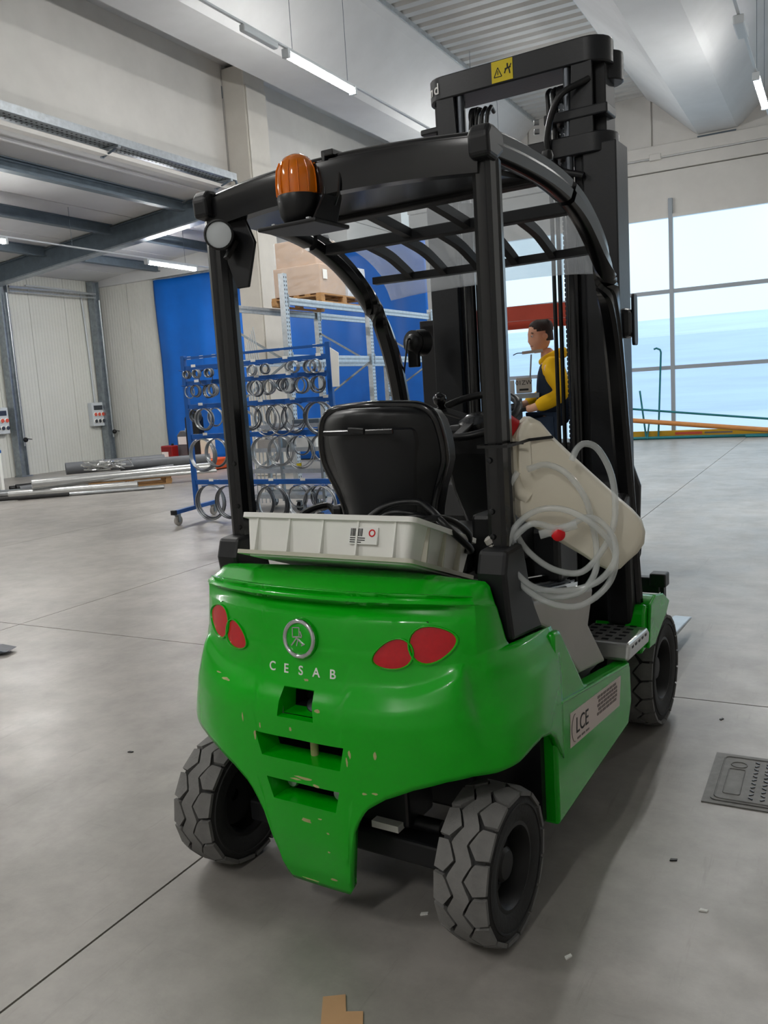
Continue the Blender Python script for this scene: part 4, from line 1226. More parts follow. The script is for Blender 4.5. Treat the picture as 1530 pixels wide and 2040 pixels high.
# white plastic crate, tilted forward on the counterweight deck
CR = fk_empty('plastic_crate', (-.02, .035, 1.036), math.radians(-19))
tag(CR, 'shallow white plastic crate tilted on top of the green counterweight', 'crate')
cw_, cd_, chh_ = .595, .385, .128
m = MB()
def rr_(w, d, z, r=.02, yc=None):
    return [Vector((q[0], q[1] + cd_ / 2, z)) for q in rrect(w, d, r, 4)]
m.loft([rr_(cw_ - .03, cd_ - .03, 0), rr_(cw_, cd_, chh_), rr_(cw_ - .006, cd_ - .006, chh_), rr_(cw_ - .035, cd_ - .035, .004)], True, True)
body = m.build('crate_body', 'white_plastic', CR, smooth=35)
m = MB()
m.loft([rr_(cw_ + .022, cd_ + .022, chh_ - .012), rr_(cw_ + .022, cd_ + .022, chh_ + .003), rr_(cw_ - .002, cd_ - .002, chh_ + .003), rr_(cw_ - .002, cd_ - .002, chh_ - .012)], True, False, True)
m.build('rim', 'white_plastic', CR, smooth=35)
m = MB()
m.loft([rr_(cw_ + .028, cd_ + .024, .004), rr_(cw_ + .028, cd_ + .024, .016), rr_(cw_ - .02, cd_ - .02, .016), rr_(cw_ - .02, cd_ - .02, .004)], True, False, True)
m.build('base_flange', 'beige_white', CR, smooth=35)
for k in range(5):
    x = -.245 + k * .1225
    MB().b2((x - .003, -.004, .018), (x + .003, .016, chh_ - .012)).build('rib', 'white_plastic', CR)
for k in range(3):
    y = .09 + k * .10
    for s in (1, -1):
        MB().b2((s * (cw_ / 2 - .012), y - .003, .018), (s * (cw_ / 2 + .006), y + .003, chh_ - .012)).build('rib', 'beige_white', CR)
lb = MB().b2((.095, -.0015, .050), (.190, .0045, .098)).build('label', 'white_label', CR)
m = MB(); x = .100
random.seed(3)
while x < .138:
    w_ = random.choice((.0012, .002, .003)); m.b2((x, -.0021, .072), (x + w_, -.0016, .094)); x += w_ + random.choice((.0012, .002))
m.build('barcode', 'black_ink', lb)['kind'] = 'stuff'
m = MB()
for z in (.067, .061, .055):
    m.b2((.100, -.0021, z - .0014), (.138 + .012 * (z > .06), -.0016, z + .0014))
m.build('small_print', 'black_ink', lb)['kind'] = 'stuff'
MB().tube([(.172 + .009 * math.cos(2*PI*k/20), -.002, .082 + .009 * math.sin(2*PI*k/20)) for k in range(20)], .002, 6, closed=True).build('red_ring', 'red_plastic', lb)
# black cable coiled in the crate, hanging over its right end
CB = fk_empty('black_cable', (.05, .30, .96))
tag(CB, 'black cable coiled in the white crate behind the seat', 'cable')
def cablepath(seed, n, rx, ry, z0):
    random.seed(seed); P = []
    for k in range(n * 10):
        a = 2 * PI * k / 10
        P.append((rx * math.cos(a) * (1 + .12 * math.sin(k * .7)), ry * math.sin(a) * (1 + .12 * math.cos(k * .9)), z0 + .004 * k * .5 + .02 * math.sin(a * .5 + k)))
    return P
base = Vector((.05, .30, .96))
raw = [(-.12, -.03, .10), (-.02, .02, .185), (.08, .05, .20), (.15, .02, .18), (.22, -.02, .14), (.26, .05, .06), (.18, .12, .05), (.02, .12, .12), (-.10, .06, .14), (-.14, .0, .10), (.0, -.06, .12), (.12, -.06, .15), (.20, .0, .16), (.24, .08, .10), (.20, .12, .03)]
MB().tube(smooth_path(raw, 8), .011, 8).build('cable_strand', 'black_plastic', CB, smooth=60)
raw2 = [(-.10, .05, .09), (.0, .0, .165), (.10, .0, .17), (.19, .05, .12), (.15, .11, .06), (.03, .09, .09), (-.06, .03, .12), (.02, -.03, .14), (.13, -.01, .165), (.22, .05, .08)]
MB().tube(smooth_path(raw2, 8), .009, 8).build('cable_strand', 'black_plastic', CB, smooth=60)

# jerry can strapped to the right rear post
CP0 = Vector((.50, .27, 0)); CHX = Vector((.9, .44, 0)).normalized(); CN = Vector((-.44, .9, 0)).normalized()
JC = fk_empty('jerry_can', (.60, .44, .953))
tag(JC, 'off-white plastic jerry can with a red cap strapped to the rear post', 'jerry can')
jb = Vector((.60, .44, .953))
def CPT(h, z, off): return CP0 + CHX * h + CN * off + Vector((0, 0, z)) - jb
OUT = [(.012, 1.372), (.040, 1.404), (.075, 1.392), (.106, 1.352), (.202, 1.252), (.285, 1.168), (.345, 1.104), (.350, 1.035), (.305, .987), (.258, .958), (.180, 1.008), (.103, 1.059), (.02, 1.115), (-.006, 1.14), (-.008, 1.20), (.0, 1.30)]
def inset(P, d):
    cx = sum(p[0] for p in P) / len(P); cz = sum(p[1] for p in P) / len(P); o = []
    for p in P:
        v = Vector((p[0] - cx, p[1] - cz)); L = v.length
        o.append((cx + v.x * (1 - d / L), cz + v.y * (1 - d / L)))
    return o
def dense(P, n=3):
    Q = [(p[0], p[1], 0) for p in P] ; Q = Q + [Q[0]]
    out = smooth_path([Vector(q) for q in Q], n)[:-1]
    return [(q.x, q.y) for q in out]
D0 = dense(OUT, 2)
rings = []
for off, ins in ((.020, .030), (.024, .014), (.034, .004), (.048, .0), (.20, .0), (.216, .004), (.227, .014), (.232, .030)):
    rings.append([CPT(q[0], q[1], off) for q in inset(D0, ins)])
can = MB().loft(rings, True, True).build('can_body', 'can_plastic', JC, smooth=32)
# embossed grip panel and shoulder crease on the big face
cap_d = (CHX * -.80 + Vector((0, 0, .55)) + CN * -.15).normalized()
MB().lathe([(.034, -.03), (.034, .0), (.030, .012)], 24, CPT(.012, 1.36, .10), cap_d).build('neck', 'can_plastic', JC, smooth=50)
capm = MB().lathe([(.036, 0), (.037, .028), (.030, .032), (.0, .032)], 28, CPT(.0, 1.368, .10), cap_d).build('cap', 'red_plastic', JC, smooth=40)
m = MB(); m.tube(smooth_path([CPT(-.004, 1.345, .055), CPT(-.014, 1.28, .03), CPT(.0, 1.215, .028), CPT(.03, 1.185, .035)], 6), [.016, .019, .021, .022, .022, .022, .022, .022, .022, .022, .022, .022, .022, .022, .022, .022, .022, .022, .024], 10)
m.build('handle', 'can_plastic', JC, smooth=60)
m = MB(); m.tube([CPT(.225 + .052 * math.cos(t) * .75 - .018 * math.sin(t), 1.165 + .052 * math.sin(t) * .5 - .03 * math.cos(t), .0275) for t in [2*PI*k/24 for k in range(24)]], .004, 6, closed=True)
m.build('embossed_ring', 'can_plastic', JC, smooth=60)
# zip-tie strap round post and can
ST = fk_empty('strap', (.48, .20, 1.34)); tag(ST, 'thin black strap tying the jerry can to the rear post', 'strap')
sb = Vector((.48, .20, 1.34))
m = MB()
pth = [CPT(.106, 1.350, .015) + jb - sb, CPT(.04, 1.346, .010) + jb - sb, Vector((.53, .205, 1.342)) - sb, Vector((.525, .160, 1.34)) - sb, Vector((.44, .158, 1.34)) - sb, Vector((.438, .27, 1.34)) - sb, Vector((.525, .272, 1.34)) - sb]
m.sweep(pth, [(-.0012, -.004), (.0012, -.004), (.0012, .004), (-.0012, .004)])
m.build('band', 'black_plastic', ST)

# clear hose looped in front of the can
HS = fk_empty('clear_hose', (.60, .30, .90)); tag(HS, 'coiled clear plastic hose hanging beside the jerry can', 'hose')
hb = Vector((.60, .30, .90))
def HP(h, z, off): return CP0 + CHX * h + CN * off + Vector((0, 0, z)) - hb
A = [(-.072, 1.074), (-.05, 1.04), (-.038, 1.027), (-.018, 1.111), (.038, 1.147), (.106, 1.153), (.173, 1.136), (.239, 1.071), (.261, 1.0), (.221, .916), (.139, .887), (.044, .923), (-.023, .983), (-.04, 1.03)]
loopA = [(-.030, 1.08), (.0, 1.128), (.06, 1.153), (.12, 1.152), (.18, 1.128), (.238, 1.071), (.258, 1.0), (.221, .925), (.139, .892), (.044, .923), (-.020, .983), (-.038, 1.04), (-.015, 1.10), (.036, 1.140)]
loopB = [(.03, 1.07), (.112, 1.104), (.193, 1.128), (.246, 1.084), (.254, 1.014), (.209, .95), (.126, .925), (.031, .945), (-.012, 1.005), (.036, 1.08), (.10, 1.10)]
full = [(.032, 1.268), (.084, 1.276), (.137, 1.249), (.181, 1.184), (.200, 1.114), (.211, 1.044), (.203, .974), (.16, .92), (.08, .905), (.0, .95), (-.035, 1.02), (-.015, 1.105), (.05, 1.152), (.13, 1.152), (.21, 1.10), (.258, 1.02), (.235, .935), (.15, .885), (.05, .91), (-.02, .975), (-.03, 1.05), (.03, 1.12), (.112, 1.104), (.193, 1.128), (.246, 1.084), (.254, 1.014), (.209, .95), (.126, .925), (.031, .945), (-.04, 1.02), (-.060, 1.055)]
m = MB()
P = [HP(h, z, -.012 + .014 * math.sin(i * 1.7) - .02 * (i > 8)) for i, (h, z) in enumerate(full)]
m.tube(smooth_path(P, 7), .0092, 9); m.build('hose_coil', 'clear_hose', HS, smooth=60)
D = [(.150, 1.285), (.165, 1.315), (.190, 1.328), (.222, 1.312), (.252, 1.256), (.264, 1.187), (.258, 1.105), (.225, 1.035), (.169, .975), (.10, .98), (.04, 1.02), (.0, 1.075), (-.018, 1.15), (-.022, 1.215), (.004, 1.262)]
m = MB(); P = [HP(h, z, -.005 - .012 * math.cos(i * .9)) for i, (h, z) in enumerate(D)]
m.tube(smooth_path(P, 7), .0092, 9); m.build('hose_loop', 'clear_hose', HS, smooth=60)
m = MB(); a, b = HP(-.085, 1.088, -.03), HP(-.050, 1.035, -.03); d = (b - a)
m.lathe([(.010, 0), (.016, .004), (.017, .018), (.013, .020), (.017, .024), (.016, .040), (.012, .043), (.014, .052), (.010, .062)], 16, a, d.normalized()); m.build('hose_fitting', 'grey_cover', HS, smooth=40)
v0 = HP(.105, 1.100, -.035)
MB().cyl(v0 - CHX * .05 - Vector((0, 0, .012)), v0 + CHX * .05 + Vector((0, 0, .012)), .0125, n=14).build('valve_body', 'clear_hose', HS, smooth=50)
MB().lathe([(.018, 0), (.019, .008), (.012, .014), (0, .015)], 16, v0 - Vector((0, 0, .012)), CN * -1).build('valve_wheel', 'red_plastic', HS, smooth=50)

# steel profiles and a bright sheet lying beside the seat
for k, (x, y0, y1, z, w_, mm) in enumerate(((.33, .36, .98, .868, .030, 'chrome'), (.37, .34, .98, .872, .016, 'steel'), (.395, .36, .98, .868, .022, 'steel_dark'), (.425, .33, .93, .870, .018, 'chrome'))):
    o = fk_empty('steel_profile', (x, y0, z - .012))
    tag(o, ['wide bright steel profile beside the driver seat', 'narrow bright steel profile beside the driver seat', 'dark steel profile beside the driver seat', 'outermost bright steel profile beside the driver seat'][k], 'profile', 'steel profiles beside the seat')
    L = y1 - y0; dz = -.055 * L / .6
    m = MB(); prof = [(-w_/2, 0), (w_/2, 0), (w_/2, .018), (w_/2 - .004, .018), (w_/2 - .004, .004), (-w_/2 + .004, .004), (-w_/2 + .004, .018), (-w_/2, .018)]
    m.sweep([(0, 0, 0.012), (0, L, .012 - .152 * L)], prof); m.build('channel', mm, o)
o = fk_empty('metal_sheet', (.27, .70, .84)); tag(o, 'small bright metal sheet lying beside the driver seat', 'sheet')
m = MB(); m.add([(-.07, -.06, .03), (.07, -.08, .03), (.09, .14, .0), (-.05, .16, .0), (-.07, -.06, .026), (.07, -.08, .026), (.09, .14, -.004), (-.05, .16, -.004)], [(0, 1, 2, 3), (7, 6, 5, 4), (0, 4, 5, 1), (1, 5, 6, 2), (2, 6, 7, 3), (3, 7, 4, 0)])
m.build('sheet', 'chrome', o)
# ================================================================== THE HALL BEYOND
# blue curtain
def curtain():
    m = MB(); vs = []; fs = []
    X0, X1, Z0, Z1 = -15.75, -7.95, .03, 4.74
    NX, NZ = 130, 24
    random.seed(5)
    ph = [random.uniform(0, 6) for _ in range(6)]
    for i in range(NX + 1):
        x = X0 + (X1 - X0) * i / NX
        for j in range(NZ + 1):
            z = Z0 + (Z1 - Z0) * j / NZ; t = j / NZ
            y = 17.10 + .035 * math.sin(x * 5.2 + ph[0] + .3 * math.sin(z * 1.3)) * (1.1 - .5 * t) + .025 * math.sin(x * 11 + ph[1]) * (1 - t) + .02 * math.sin(x * 1.7 + z * 1.9 + ph[2])
            vs.append((x, y, z))
    for i in range(NX):
        for j in range(NZ):
            a = i * (NZ + 1) + j
            fs.append((a, a + NZ + 1, a + NZ + 2, a + 1))
    m.add(vs, fs); return m
cu = empty('curtain', (-11.85, 17.1, 0)); tag(cu, 'big blue tarpaulin curtain closing off the back of the annex', 'curtain')
c_ = curtain(); c_.v = [v - Vector((-11.85, 17.1, 0)) for v in c_.v]; c_.build('sheet', 'curtain_blue', cu, smooth=60, solid=.004)
MB().cyl((-3.9, .0, 4.75), (3.9, 0, 4.75), .025, n=10).build('rail', 'galv', cu)

# cable tray along the left wall
ct = empty('cable_tray', (-10.2, 6, 5.5)); tag(ct, 'galvanised perforated cable tray running along the white wall', 'cable tray')
Y0, Y1 = -6.0, 7.40
MB().b2((-.17, Y0, .10), (-.165, Y1, .22)).build('side_wall', 'galv_light', ct)
MB().b2((.165, Y0, .10), (.17, Y1, .22)).build('side_wall', 'galv_light', ct)
MB().b2((-.17, Y0, .095), (.17, Y1, .10)).build('tray_floor', 'galv', ct)
m = MB(); y = 2.0
while y < Y1 - .05:
    for k in range(3):
        m.b2((-.09 + k * .085 - .014, y + .012 * k, .0925), (-.09 + k * .085 + .014, y + .028 + .012 * k, .0949))
    y += .09
m.build('slot_row', 'dark_gap', ct)['kind'] = 'stuff'
for yy in (-2.0, 1.1, 4.4, 7.2):
    MB().b2((-.2, yy - .03, .05), (.2, yy + .03, .09)).b2((-.2, yy - .03, -.05), (-.17, yy + .03, .22)).build('bracket', 'galv', ct)
    MB().bar((-.19, yy, -.04), (.12, yy, .05), .03, .02).build('brace', 'galv_dark', ct)
MB().tube(smooth_path([(.1, 7.3, .12), (.12, 7.44, .08), (.05, 7.48, -.2), (-.05, 7.46, -.45)], 6), .025, 8).build('cable', 'galv_dark', ct, smooth=60)
MB().b2((-.20, -6, -.02), (-.05, 7.5, .04)).build('white_trunking', 'concrete_white', ct)

# pallet rack (runs along Y), two bays
rk = empty('pallet_rack', (-7.95, 13.38, 0)); tag(rk, 'galvanised two-bay pallet rack in front of the blue curtain', 'rack')
def perf_post(x, y, h, parent):
    m = MB(); m.prism([(x - .045, y - .05), (x + .045, y - .05), (x + .045, y + .05), (x + .02, y + .05), (x + .02, y - .02), (x - .02, y - .02), (x - .02, y + .05), (x - .045, y + .05)], 'z', 0, h)
    p = m.build('upright', 'galv_light', parent)
    MB().b2((x - .06, y - .06, 0), (x + .06, y + .06, .012)).build('foot_plate', 'galv', p)
    m = MB(); z = .1
    while z < h - .05:
        m.b2((x + .0449, y - .035, z), (x + .0462, y - .018, z + .028)); m.b2((x + .0449, y + .018, z), (x + .0462, y + .035, z + .028)); z += .06
    m.build('slots', 'dark_gap', p)['kind'] = 'stuff'
for yy, h in ((-2.58, 3.35), (0, 3.05), (2.58, 3.10)):
    perf_post(.55, yy, h, rk); perf_post(-.52, yy, h, rk)
    zz = [.25, .85, 1.45, 2.05, 2.65]
    for i in range(4):
        a = .52 if i % 2 else -.50
        MB().bar((a, yy, zz[i]), (.02 - a, yy, zz[i + 1]), .03, .03).build('diagonal_brace', 'galv', rk)
    MB().bar((.52, yy, .2), (-.50, yy, .2), .03, .03).build('horizontal_brace', 'galv', rk)
for y0, y1 in ((-2.53, -.05), (.05, 2.53)):
    for z in (2.10, 2.955):
        for x in (.55, -.52):
            m = MB(); m.b2((x - .022, y0, z - .055), (x + .022, y1, z + .055)); b_ = m.build('beam', 'galv_light', rk, bevel=.004)
            MB().b2((x + .022, y0, z - .012), (x + .026, y1, z + .012)).build('beam_rib', 'galv', b_)
            for e in (y0, y1):
                MB().b2((x - .03, e - .02, z - .09), (x + .05, e + .02, z + .09)).build('beam_hook', 'galv', b_)
MB().b2((.56, 2.40, 1.62), (.575, 2.56, 1.92)).build('load_sign', 'white_label', rk)
# pallet with wrapped cardboard boxes on the top beams
def pallet(name, loc, rz, w=1.2, d=.8, label='', group=None):
    p = empty(name, loc, rz); tag(p, label, 'pallet', group)
    for k in range(5):
        y = -d/2 + .05 + k * (d - .1) / 4
        MB().b2((-w/2, y - .048, .122), (w/2, y + .048, .144)).build('deck_board', 'wood', p)
    for x in (-w/2 + .05, 0, w/2 - .05):
        MB().b2((x - .05, -d/2, .10), (x + .05, d/2, .122)).build('stringer_board', 'wood', p)
        for y in (-d/2 + .05, 0, d/2 - .05):
            MB().b2((x - .06, y - .05, .022), (x + .06, y + .05, .10)).build('block', 'wood', p)
    for y in (-d/2 + .05, 0, d/2 - .05):
        MB().b2((-w/2, y - .05, 0), (w/2, y + .05, .022)).build('bottom_board', 'wood', p)
    return p
pallet('wooden_pallet', (-7.90, 12.62, 3.012), PI/2, 1.48, .98, 'wooden pallet under the wrapped cardboard boxes on top of the rack')
mat('wrap', rgb(235, 238, 242), .12, trans=.0, alpha=.28, bump=.9, bscale=7, spec=.9)
mat('wrap_white', rgb(214, 220, 230), .25, bump=.9, bscale=6, alpha=.92)
def carton(name, c, d, lab, wrapm='wrap', body='cardboard', signs=()):
    o = empty(name, (c[0], c[1], c[2])); tag(o, lab, 'box', 'wrapped cartons on the rack')
    MB().b2((-d[0]/2, -d[1]/2, 0), (d[0]/2, d[1]/2, d[2])).build('carton', body, o, bevel=.008)
    MB().b2((-d[0]/2 - .004, -d[1]/2 - .004, d[2] * .5 - .03), (d[0]/2 + .004, d[1]/2 + .004, d[2] * .5 + .03)).build('tape', 'cardboard', o) if False else None
    m = MB(); rnd = random.Random(name + lab); n = 9
    vs = []; fs = []
    def P(u, v, face):
        j = rnd.uniform(0, .012)
        hx, hy = d[0]/2 + .006 + j, d[1]/2 + .006 + j
        if face == 0: return (-hx + 2 * hx * u, -hy, d[2] * v)
        if face == 1: return (hx, -hy + 2 * hy * u, d[2] * v)
    for f in (0, 1):
        o0 = len(vs)
        for i in range(n + 1):
            for j in range(n + 1): vs.append(P(i / n, j / n, f))
        for i in range(n):
            for j in range(n):
                a = o0 + i * (n + 1) + j; fs.append((a, a + n + 1, a + n + 2, a + 1))
    m.add(vs, fs).build('stretch_wrap', wrapm, o)
    for (y, z, w_, h_) in signs:
        MB().b2((d[0]/2 + .018, y - w_/2, z - h_/2), (d[0]/2 + .020, y + w_/2, z + h_/2)).build('paper_label', 'white_label', o)
    return o
carton('cardboard_box', (-7.88, 12.30, 3.158), (.90, .80, .46), 'brown carton in clear film at the left of the rack pallet', signs=((-.26, .30, .13, .15),))
carton('cardboard_box', (-7.88, 13.06, 3.158), (.90, .60, .50), 'right carton covered in white crumpled film on the rack pallet', 'wrap_white', 'cardboard')
carton('cardboard_box', (-7.92, 12.33, 3.625), (.78, .72, .42), 'upper brown carton in clear film on top of the other cartons')

# ------------------------------------------------------------------ blue hose cart with hanging coils
hc = empty('hose_cart', (-6.32, 8.45, 0)); tag(hc, 'blue wheeled rack hung with steel coils', 'cart')
for x in (-1.09, 1.09):
    MB().b2((x - .03, -.025, .20), (x + .03, .025, 2.12)).build('post', 'blue_paint', hc, bevel=.004)
    ft = MB().bar((x + .06, -.50, .175), (x - .10, .48, .175), .06, .05).build('foot', 'blue_paint', hc, bevel=.004)
    MB().b2((x + .03, -.535, .148), (x + .095, -.49, .205)).build('foot_cap', 'black_plastic', ft)
    for yy, xx in ((-.44, x + .05), (.42, x - .09)):
        cs = empty('caster_tmp'); bpy.data.objects.remove(cs, do_unlink=True)
        f_ = MB().b2((xx - .03, yy - .035, .135), (xx + .03, yy + .035, .15)).b2((xx - .032, yy - .012, .05), (xx - .026, yy + .03, .14)).b2((xx + .026, yy - .012, .05), (xx + .032, yy + .03, .14)).build('caster_fork', 'galv', hc)
        MB().cyl((xx - .018, yy + .01, .066), (xx + .018, yy + .01, .066), .064, n=24).build('caster_wheel', 'grey_cover', f_, smooth=40, bevel=.006)
ROWS = [2.085, 1.955, 1.765, 1.47, 1.09, .50]
for i, z in enumerate(ROWS):
    MB().b2((-1.06, -.018, z - (.015 if i == 0 else .03)), (1.06, .018, z + (.015 if i == 0 else .03))).build('cross_bar', 'blue_paint', hc, bevel=.003)
    if i:
        for k in range(5):
            xx = -.95 + k * .47 + .03 * i
            MB().b2((xx - .035, -.0205, z + .012), (xx + .035, -.0185, z + .045)).build('tag_label', 'white_label', hc)
    else:
        for xx in (-.98, -.78, -.58, .45, .92):
            MB().b2((xx - .03, -.0175, z - .018), (xx + .03, -.0155, z + .018)).build('tag_label', 'white_label', hc)
MB().bar((.70, -.02, 2.085), (1.06, -.02, 2.085), .001, .001) if False else None
# plastic bags of paper on the right post
MB().prism([(1.13, 1.60), (1.22, 1.60), (1.24, 1.98), (1.13, 2.05)], 'y', -.03, -.02).build('paper_sheet', 'white_label', hc)
# coils: (px position along the bar, radius, wire radius, strands) per bar
COILS = {1: [(-1.0, .045, 5), (-.76, .05, 5), (-.56, .05, 6), (-.70, .11, 1), (.02, .055, 4), (.10, .06, 2), (.22, .055, 4), (.30, .055, 1), (.56, .05, 2), (.70, .065, 5), (.86, .07, 6), (1.00, .075, 2)],
         2: [(-.80, .07, 4), (-.66, .08, 5), (-.52, .07, 4), (-.98, .08, 1), (.02, .085, 4), (.14, .09, 3), (.24, .085, 6), (.34, .08, 3), (.45, .07, 5), (.60, .085, 7), (.68, .09, 2), (.80, .09, 5), (.95, .095, 5), (1.03, .08, 3)],
         3: [(-.92, .08, 4), (-.70, .13, 6), (-.60, .11, 3), (.02, .14, 4), (.16, .16, 3), (.26, .19, 2), (.34, .15, 4), (.46, .18, 2), (.58, .17, 4), (.66, .14, 1), (.88, .16, 2), (1.00, .18, 5)],
         4: [(-.86, .20, 6), (-.55, .17, 5), (.12, .19, 6), (.42, .17, 6), (.70, .19, 4), (.66, .12, 3), (.96, .16, 5)],
         5: [(-.80, .22, 9), (-.42, .20, 7), (-.02, .21, 6), (.24, .22, 8), (.60, .20, 8), (.62, .13, 2), (.92, .22, 5), (.90, .15, 3), (1.0, .19, 4)]}
ORD = ['first', 'second', 'third', 'fourth', 'fifth', 'sixth', 'seventh', 'eighth', 'ninth', 'tenth', 'eleventh', 'twelfth', 'thirteenth', 'fourteenth']
BARN = {1: 'top', 2: 'second', 3: 'middle', 4: 'fourth', 5: 'lowest'}
for row, L in COILS.items():
    z = ROWS[row]
    for k, (x, r, n) in enumerate(sorted(L)):
        peg_y = -.02
        o = empty('steel_coil', (-6.32 + x, 8.45 - .06 - .095 * (k % 2), z - .034 - r + .004))
        size = 'small' if r < .075 else ('big' if r > .15 else 'mid-sized')
        thick = 'thick' if n >= 5 else ('thin' if n <= 2 else 'looped')
        tag(o, f'{size} {thick} steel coil, {ORD[k]} from the left on the {BARN[row]} bar of the blue cart', 'coil', 'steel coils on the blue cart')
        rnd = random.Random(row * 100 + k); wr = .006 + .0012 * (r < .1)
        for q in range(n):
            m = MB(); yy = (q - (n - 1) / 2) * min(.013, .075 / n)
            rr = r * (1 + rnd.uniform(-.05, .05)); tw = rnd.uniform(-.10, .10) * min(1, .08 / r); dz = -(rr - r)
            m.tube([(rr * math.cos(2*PI*j/28), yy + tw * rr * math.sin(2*PI*j/28) * .5 + tw * .3 * rr * math.cos(2*PI*j/28), dz + rr * math.sin(2*PI*j/28)) for j in range(28)], wr, 6, closed=True)
            m.build('strand', 'steel' if rnd.random() > .45 else 'steel_dark', o, smooth=60)
        if n >= 5 and rnd.random() > .3:
            m = MB(); m.loft([[Vector((a * math.cos(2*PI*j/28), yy_, a * math.sin(2*PI*j/28))) for j in range(28)] for a, yy_ in ((r * .97, -.03), (r * 1.0, -.03), (r * 1.0, .03), (r * .97, .03))], True, False, True)
            m.build('band', 'steel', o, smooth=60)
        MB().cyl((0, .035, r + .004), (0, -.115, r + .004), .006, n=6).build('peg', 'blue_paint', o) if False else None
for row, L in COILS.items():
    for (x, r, n) in L:
        MB().cyl((x, .0, ROWS[row] - .034), (x, -.21, ROWS[row] - .026), .006, n=6).build('peg', 'blue_paint', hc)

# ------------------------------------------------------------------ grey steel trolley behind the cart
tr_ = empty('steel_trolley', (-6.6, 9.55, 0)); tag(tr_, 'grey steel shelf trolley standing behind the blue cart', 'trolley')
for z in (.20, .545, .83, 1.14):
    MB().b2((-.62, -.28, z - .02), (.66, .28, z)).build('shelf', 'galv', tr_)
    for y in (-.28, .28):
        MB().b2((-.62, y - .004, z - .03), (.66, y + .004, z + .025)).build('shelf_edge', 'galv_light', tr_)
for x in (-.60, .0, .64):
    for y in (-.265, .265):
        if x == 0 and y > 0: continue
        MB().b2((x - .02, y - .02, .14), (x + .02, y + .02, 1.14)).build('leg', 'galv', tr_)
for x in (-.52, .20, .58):
    for y in (-.22, .22):
        f_ = MB().b2((x - .03, y - .03, .125), (x + .03, y + .03, .14)).b2((x - .03, y - .01, .05), (x - .024, y + .03, .13)).b2((x + .024, y - .01, .05), (x + .03, y + .03, .13)).build('caster_fork', 'galv', tr_)
        MB().cyl((x - .016, y + .01, .062), (x + .016, y + .01, .062), .06, n=20).build('caster_wheel', 'black_plastic', f_, smooth=40)
rnd = random.Random(21)
tag(MB().b2((-6.40, 9.30, 1.142), (-5.98, 9.5, 1.22)).build('parts_tray', 'galv_dark', bevel=.01), 'low grey parts tray on the top shelf of the trolley', 'tray')
tag(MB().b2((-6.35, 9.28, .832), (-6.05, 9.52, .98)).build('parts_box', 'white_plastic', bevel=.01), 'white parts box on the second shelf of the trolley', 'box')
tag(MB().b2((-6.98, 9.28, .832), (-6.62, 9.52, .97)).build('parts_box', 'grey_cover', bevel=.01), 'grey parts box on the second shelf of the trolley', 'box')
tag(MB().b2((-6.30, 9.30, .547), (-5.97, 9.5, .66)).build('carton_box', 'white_label', bevel=.006), 'white printed carton on the middle shelf of the trolley', 'box')
tag(MB().b2((-6.38, 9.30, .547), (-6.31, 9.5, .64)).build('yellow_box', 'yellow_sticker', bevel=.006), 'small yellow box on the middle shelf of the trolley', 'box')
# steel wires leaning by the column
for k in range(6):
    x = -7.55 + k * .05
    o = MB().tube([(x, 9.95 + .03 * k, .0), (x - .02, 10.02 + .02 * k, 1.0), (x - .10 - .02 * k, 10.1, 2.3 + .05 * k)], .008, 6).build('steel_rod', 'steel')
    tag(o, f'{ORD[k]} thin steel rod from the left in the bunch behind the blue cart', 'rod', 'steel rods behind the cart')

# ------------------------------------------------------------------ sockets on the annex wall
def socket_box(y, z, lab, dx=0):
    o = empty('socket_box', (-18.0, y, z)); tag(o, lab, 'socket box', 'wall socket boxes')
    MB().b2((-.03, -.21, -.32), (.14, .21, .32)).build('housing', 'lamp_housing', o, bevel=.02)
    MB().b2((.14, -.15, .12), (.148, .15, .24)).build('breaker_window', 'steel_dark', o)
    for r in range(2):
        for c in range(3):
            s_ = MB().lathe([(.055, 0), (.058, .012), (.03, .035), (.0, .036)], 16, (.14, -.13 + c * .13, .0 - r * .18), (1, 0, 0)).build('socket', 'white_plastic', o, smooth=40)
            MB().lathe([(.048, 0), (.048, .006), (.03, .008)], 16, (.17, -.13 + c * .13, .0 - r * .18), (1, 0, 0)).build('socket_ring', 'red_paint' if r == 0 else 'steel_dark', s_)
    return o
socket_box(16.76, 1.40, 'white socket box with six outlets on the annex wall near the corner post')
socket_box(13.70, 1.40, 'white socket box with six outlets at the left picture edge')
m = MB(); m.tube(smooth_path([(-17.98, 16.78, 1.73), (-17.98, 16.76, 3.0), (-17.98, 16.70, 4.50), (-17.98, 16.55, 4.66), (-17.98, 15.6, 4.70), (-17.98, 14.95, 4.70)], 6), .022, 8)
tag(m.build('conduit', 'lamp_housing', smooth=60), 'white conduit climbing the annex wall from the corner socket box', 'conduit')

# ------------------------------------------------------------------ pipes lying on a pallet by the annex wall
pallet('wooden_pallet', (-12.35, 12.2, 0), math.radians(50), 1.5, .8, 'wooden pallet on the floor under the bundle of pipes')
def pipe(p0, p1, r, m_, lab, hollow=True):
    p0, p1 = Vector(p0), Vector(p1); d = (p1 - p0).normalized()
    rings = [circle(p0, d, r, 18), circle(p1, d, r, 18), circle(p1, d, r * .86, 18), circle(p1 - d * .4, d, r * .84, 18)]
    rings = [circle(p0 + d * .4, d, r * .84, 18), circle(p0, d, r * .86, 18)] + rings
    m = MB().loft(rings, True, True)
    c = (p0 + p1) / 2; c.z = min(p0.z, p1.z) - r
    m.v = [v - c for v in m.v]
    o = m.build('pipe', m_, smooth=40, loc=c); return tag(o, lab, 'pipe', 'pipes by the annex wall')
PZ = .146
pipe((-13.15, 10.55, PZ + .09), (-11.15, 13.35, PZ + .09), .09, 'alu', 'long thick silver pipe lying on top at the front of the pipe bundle')
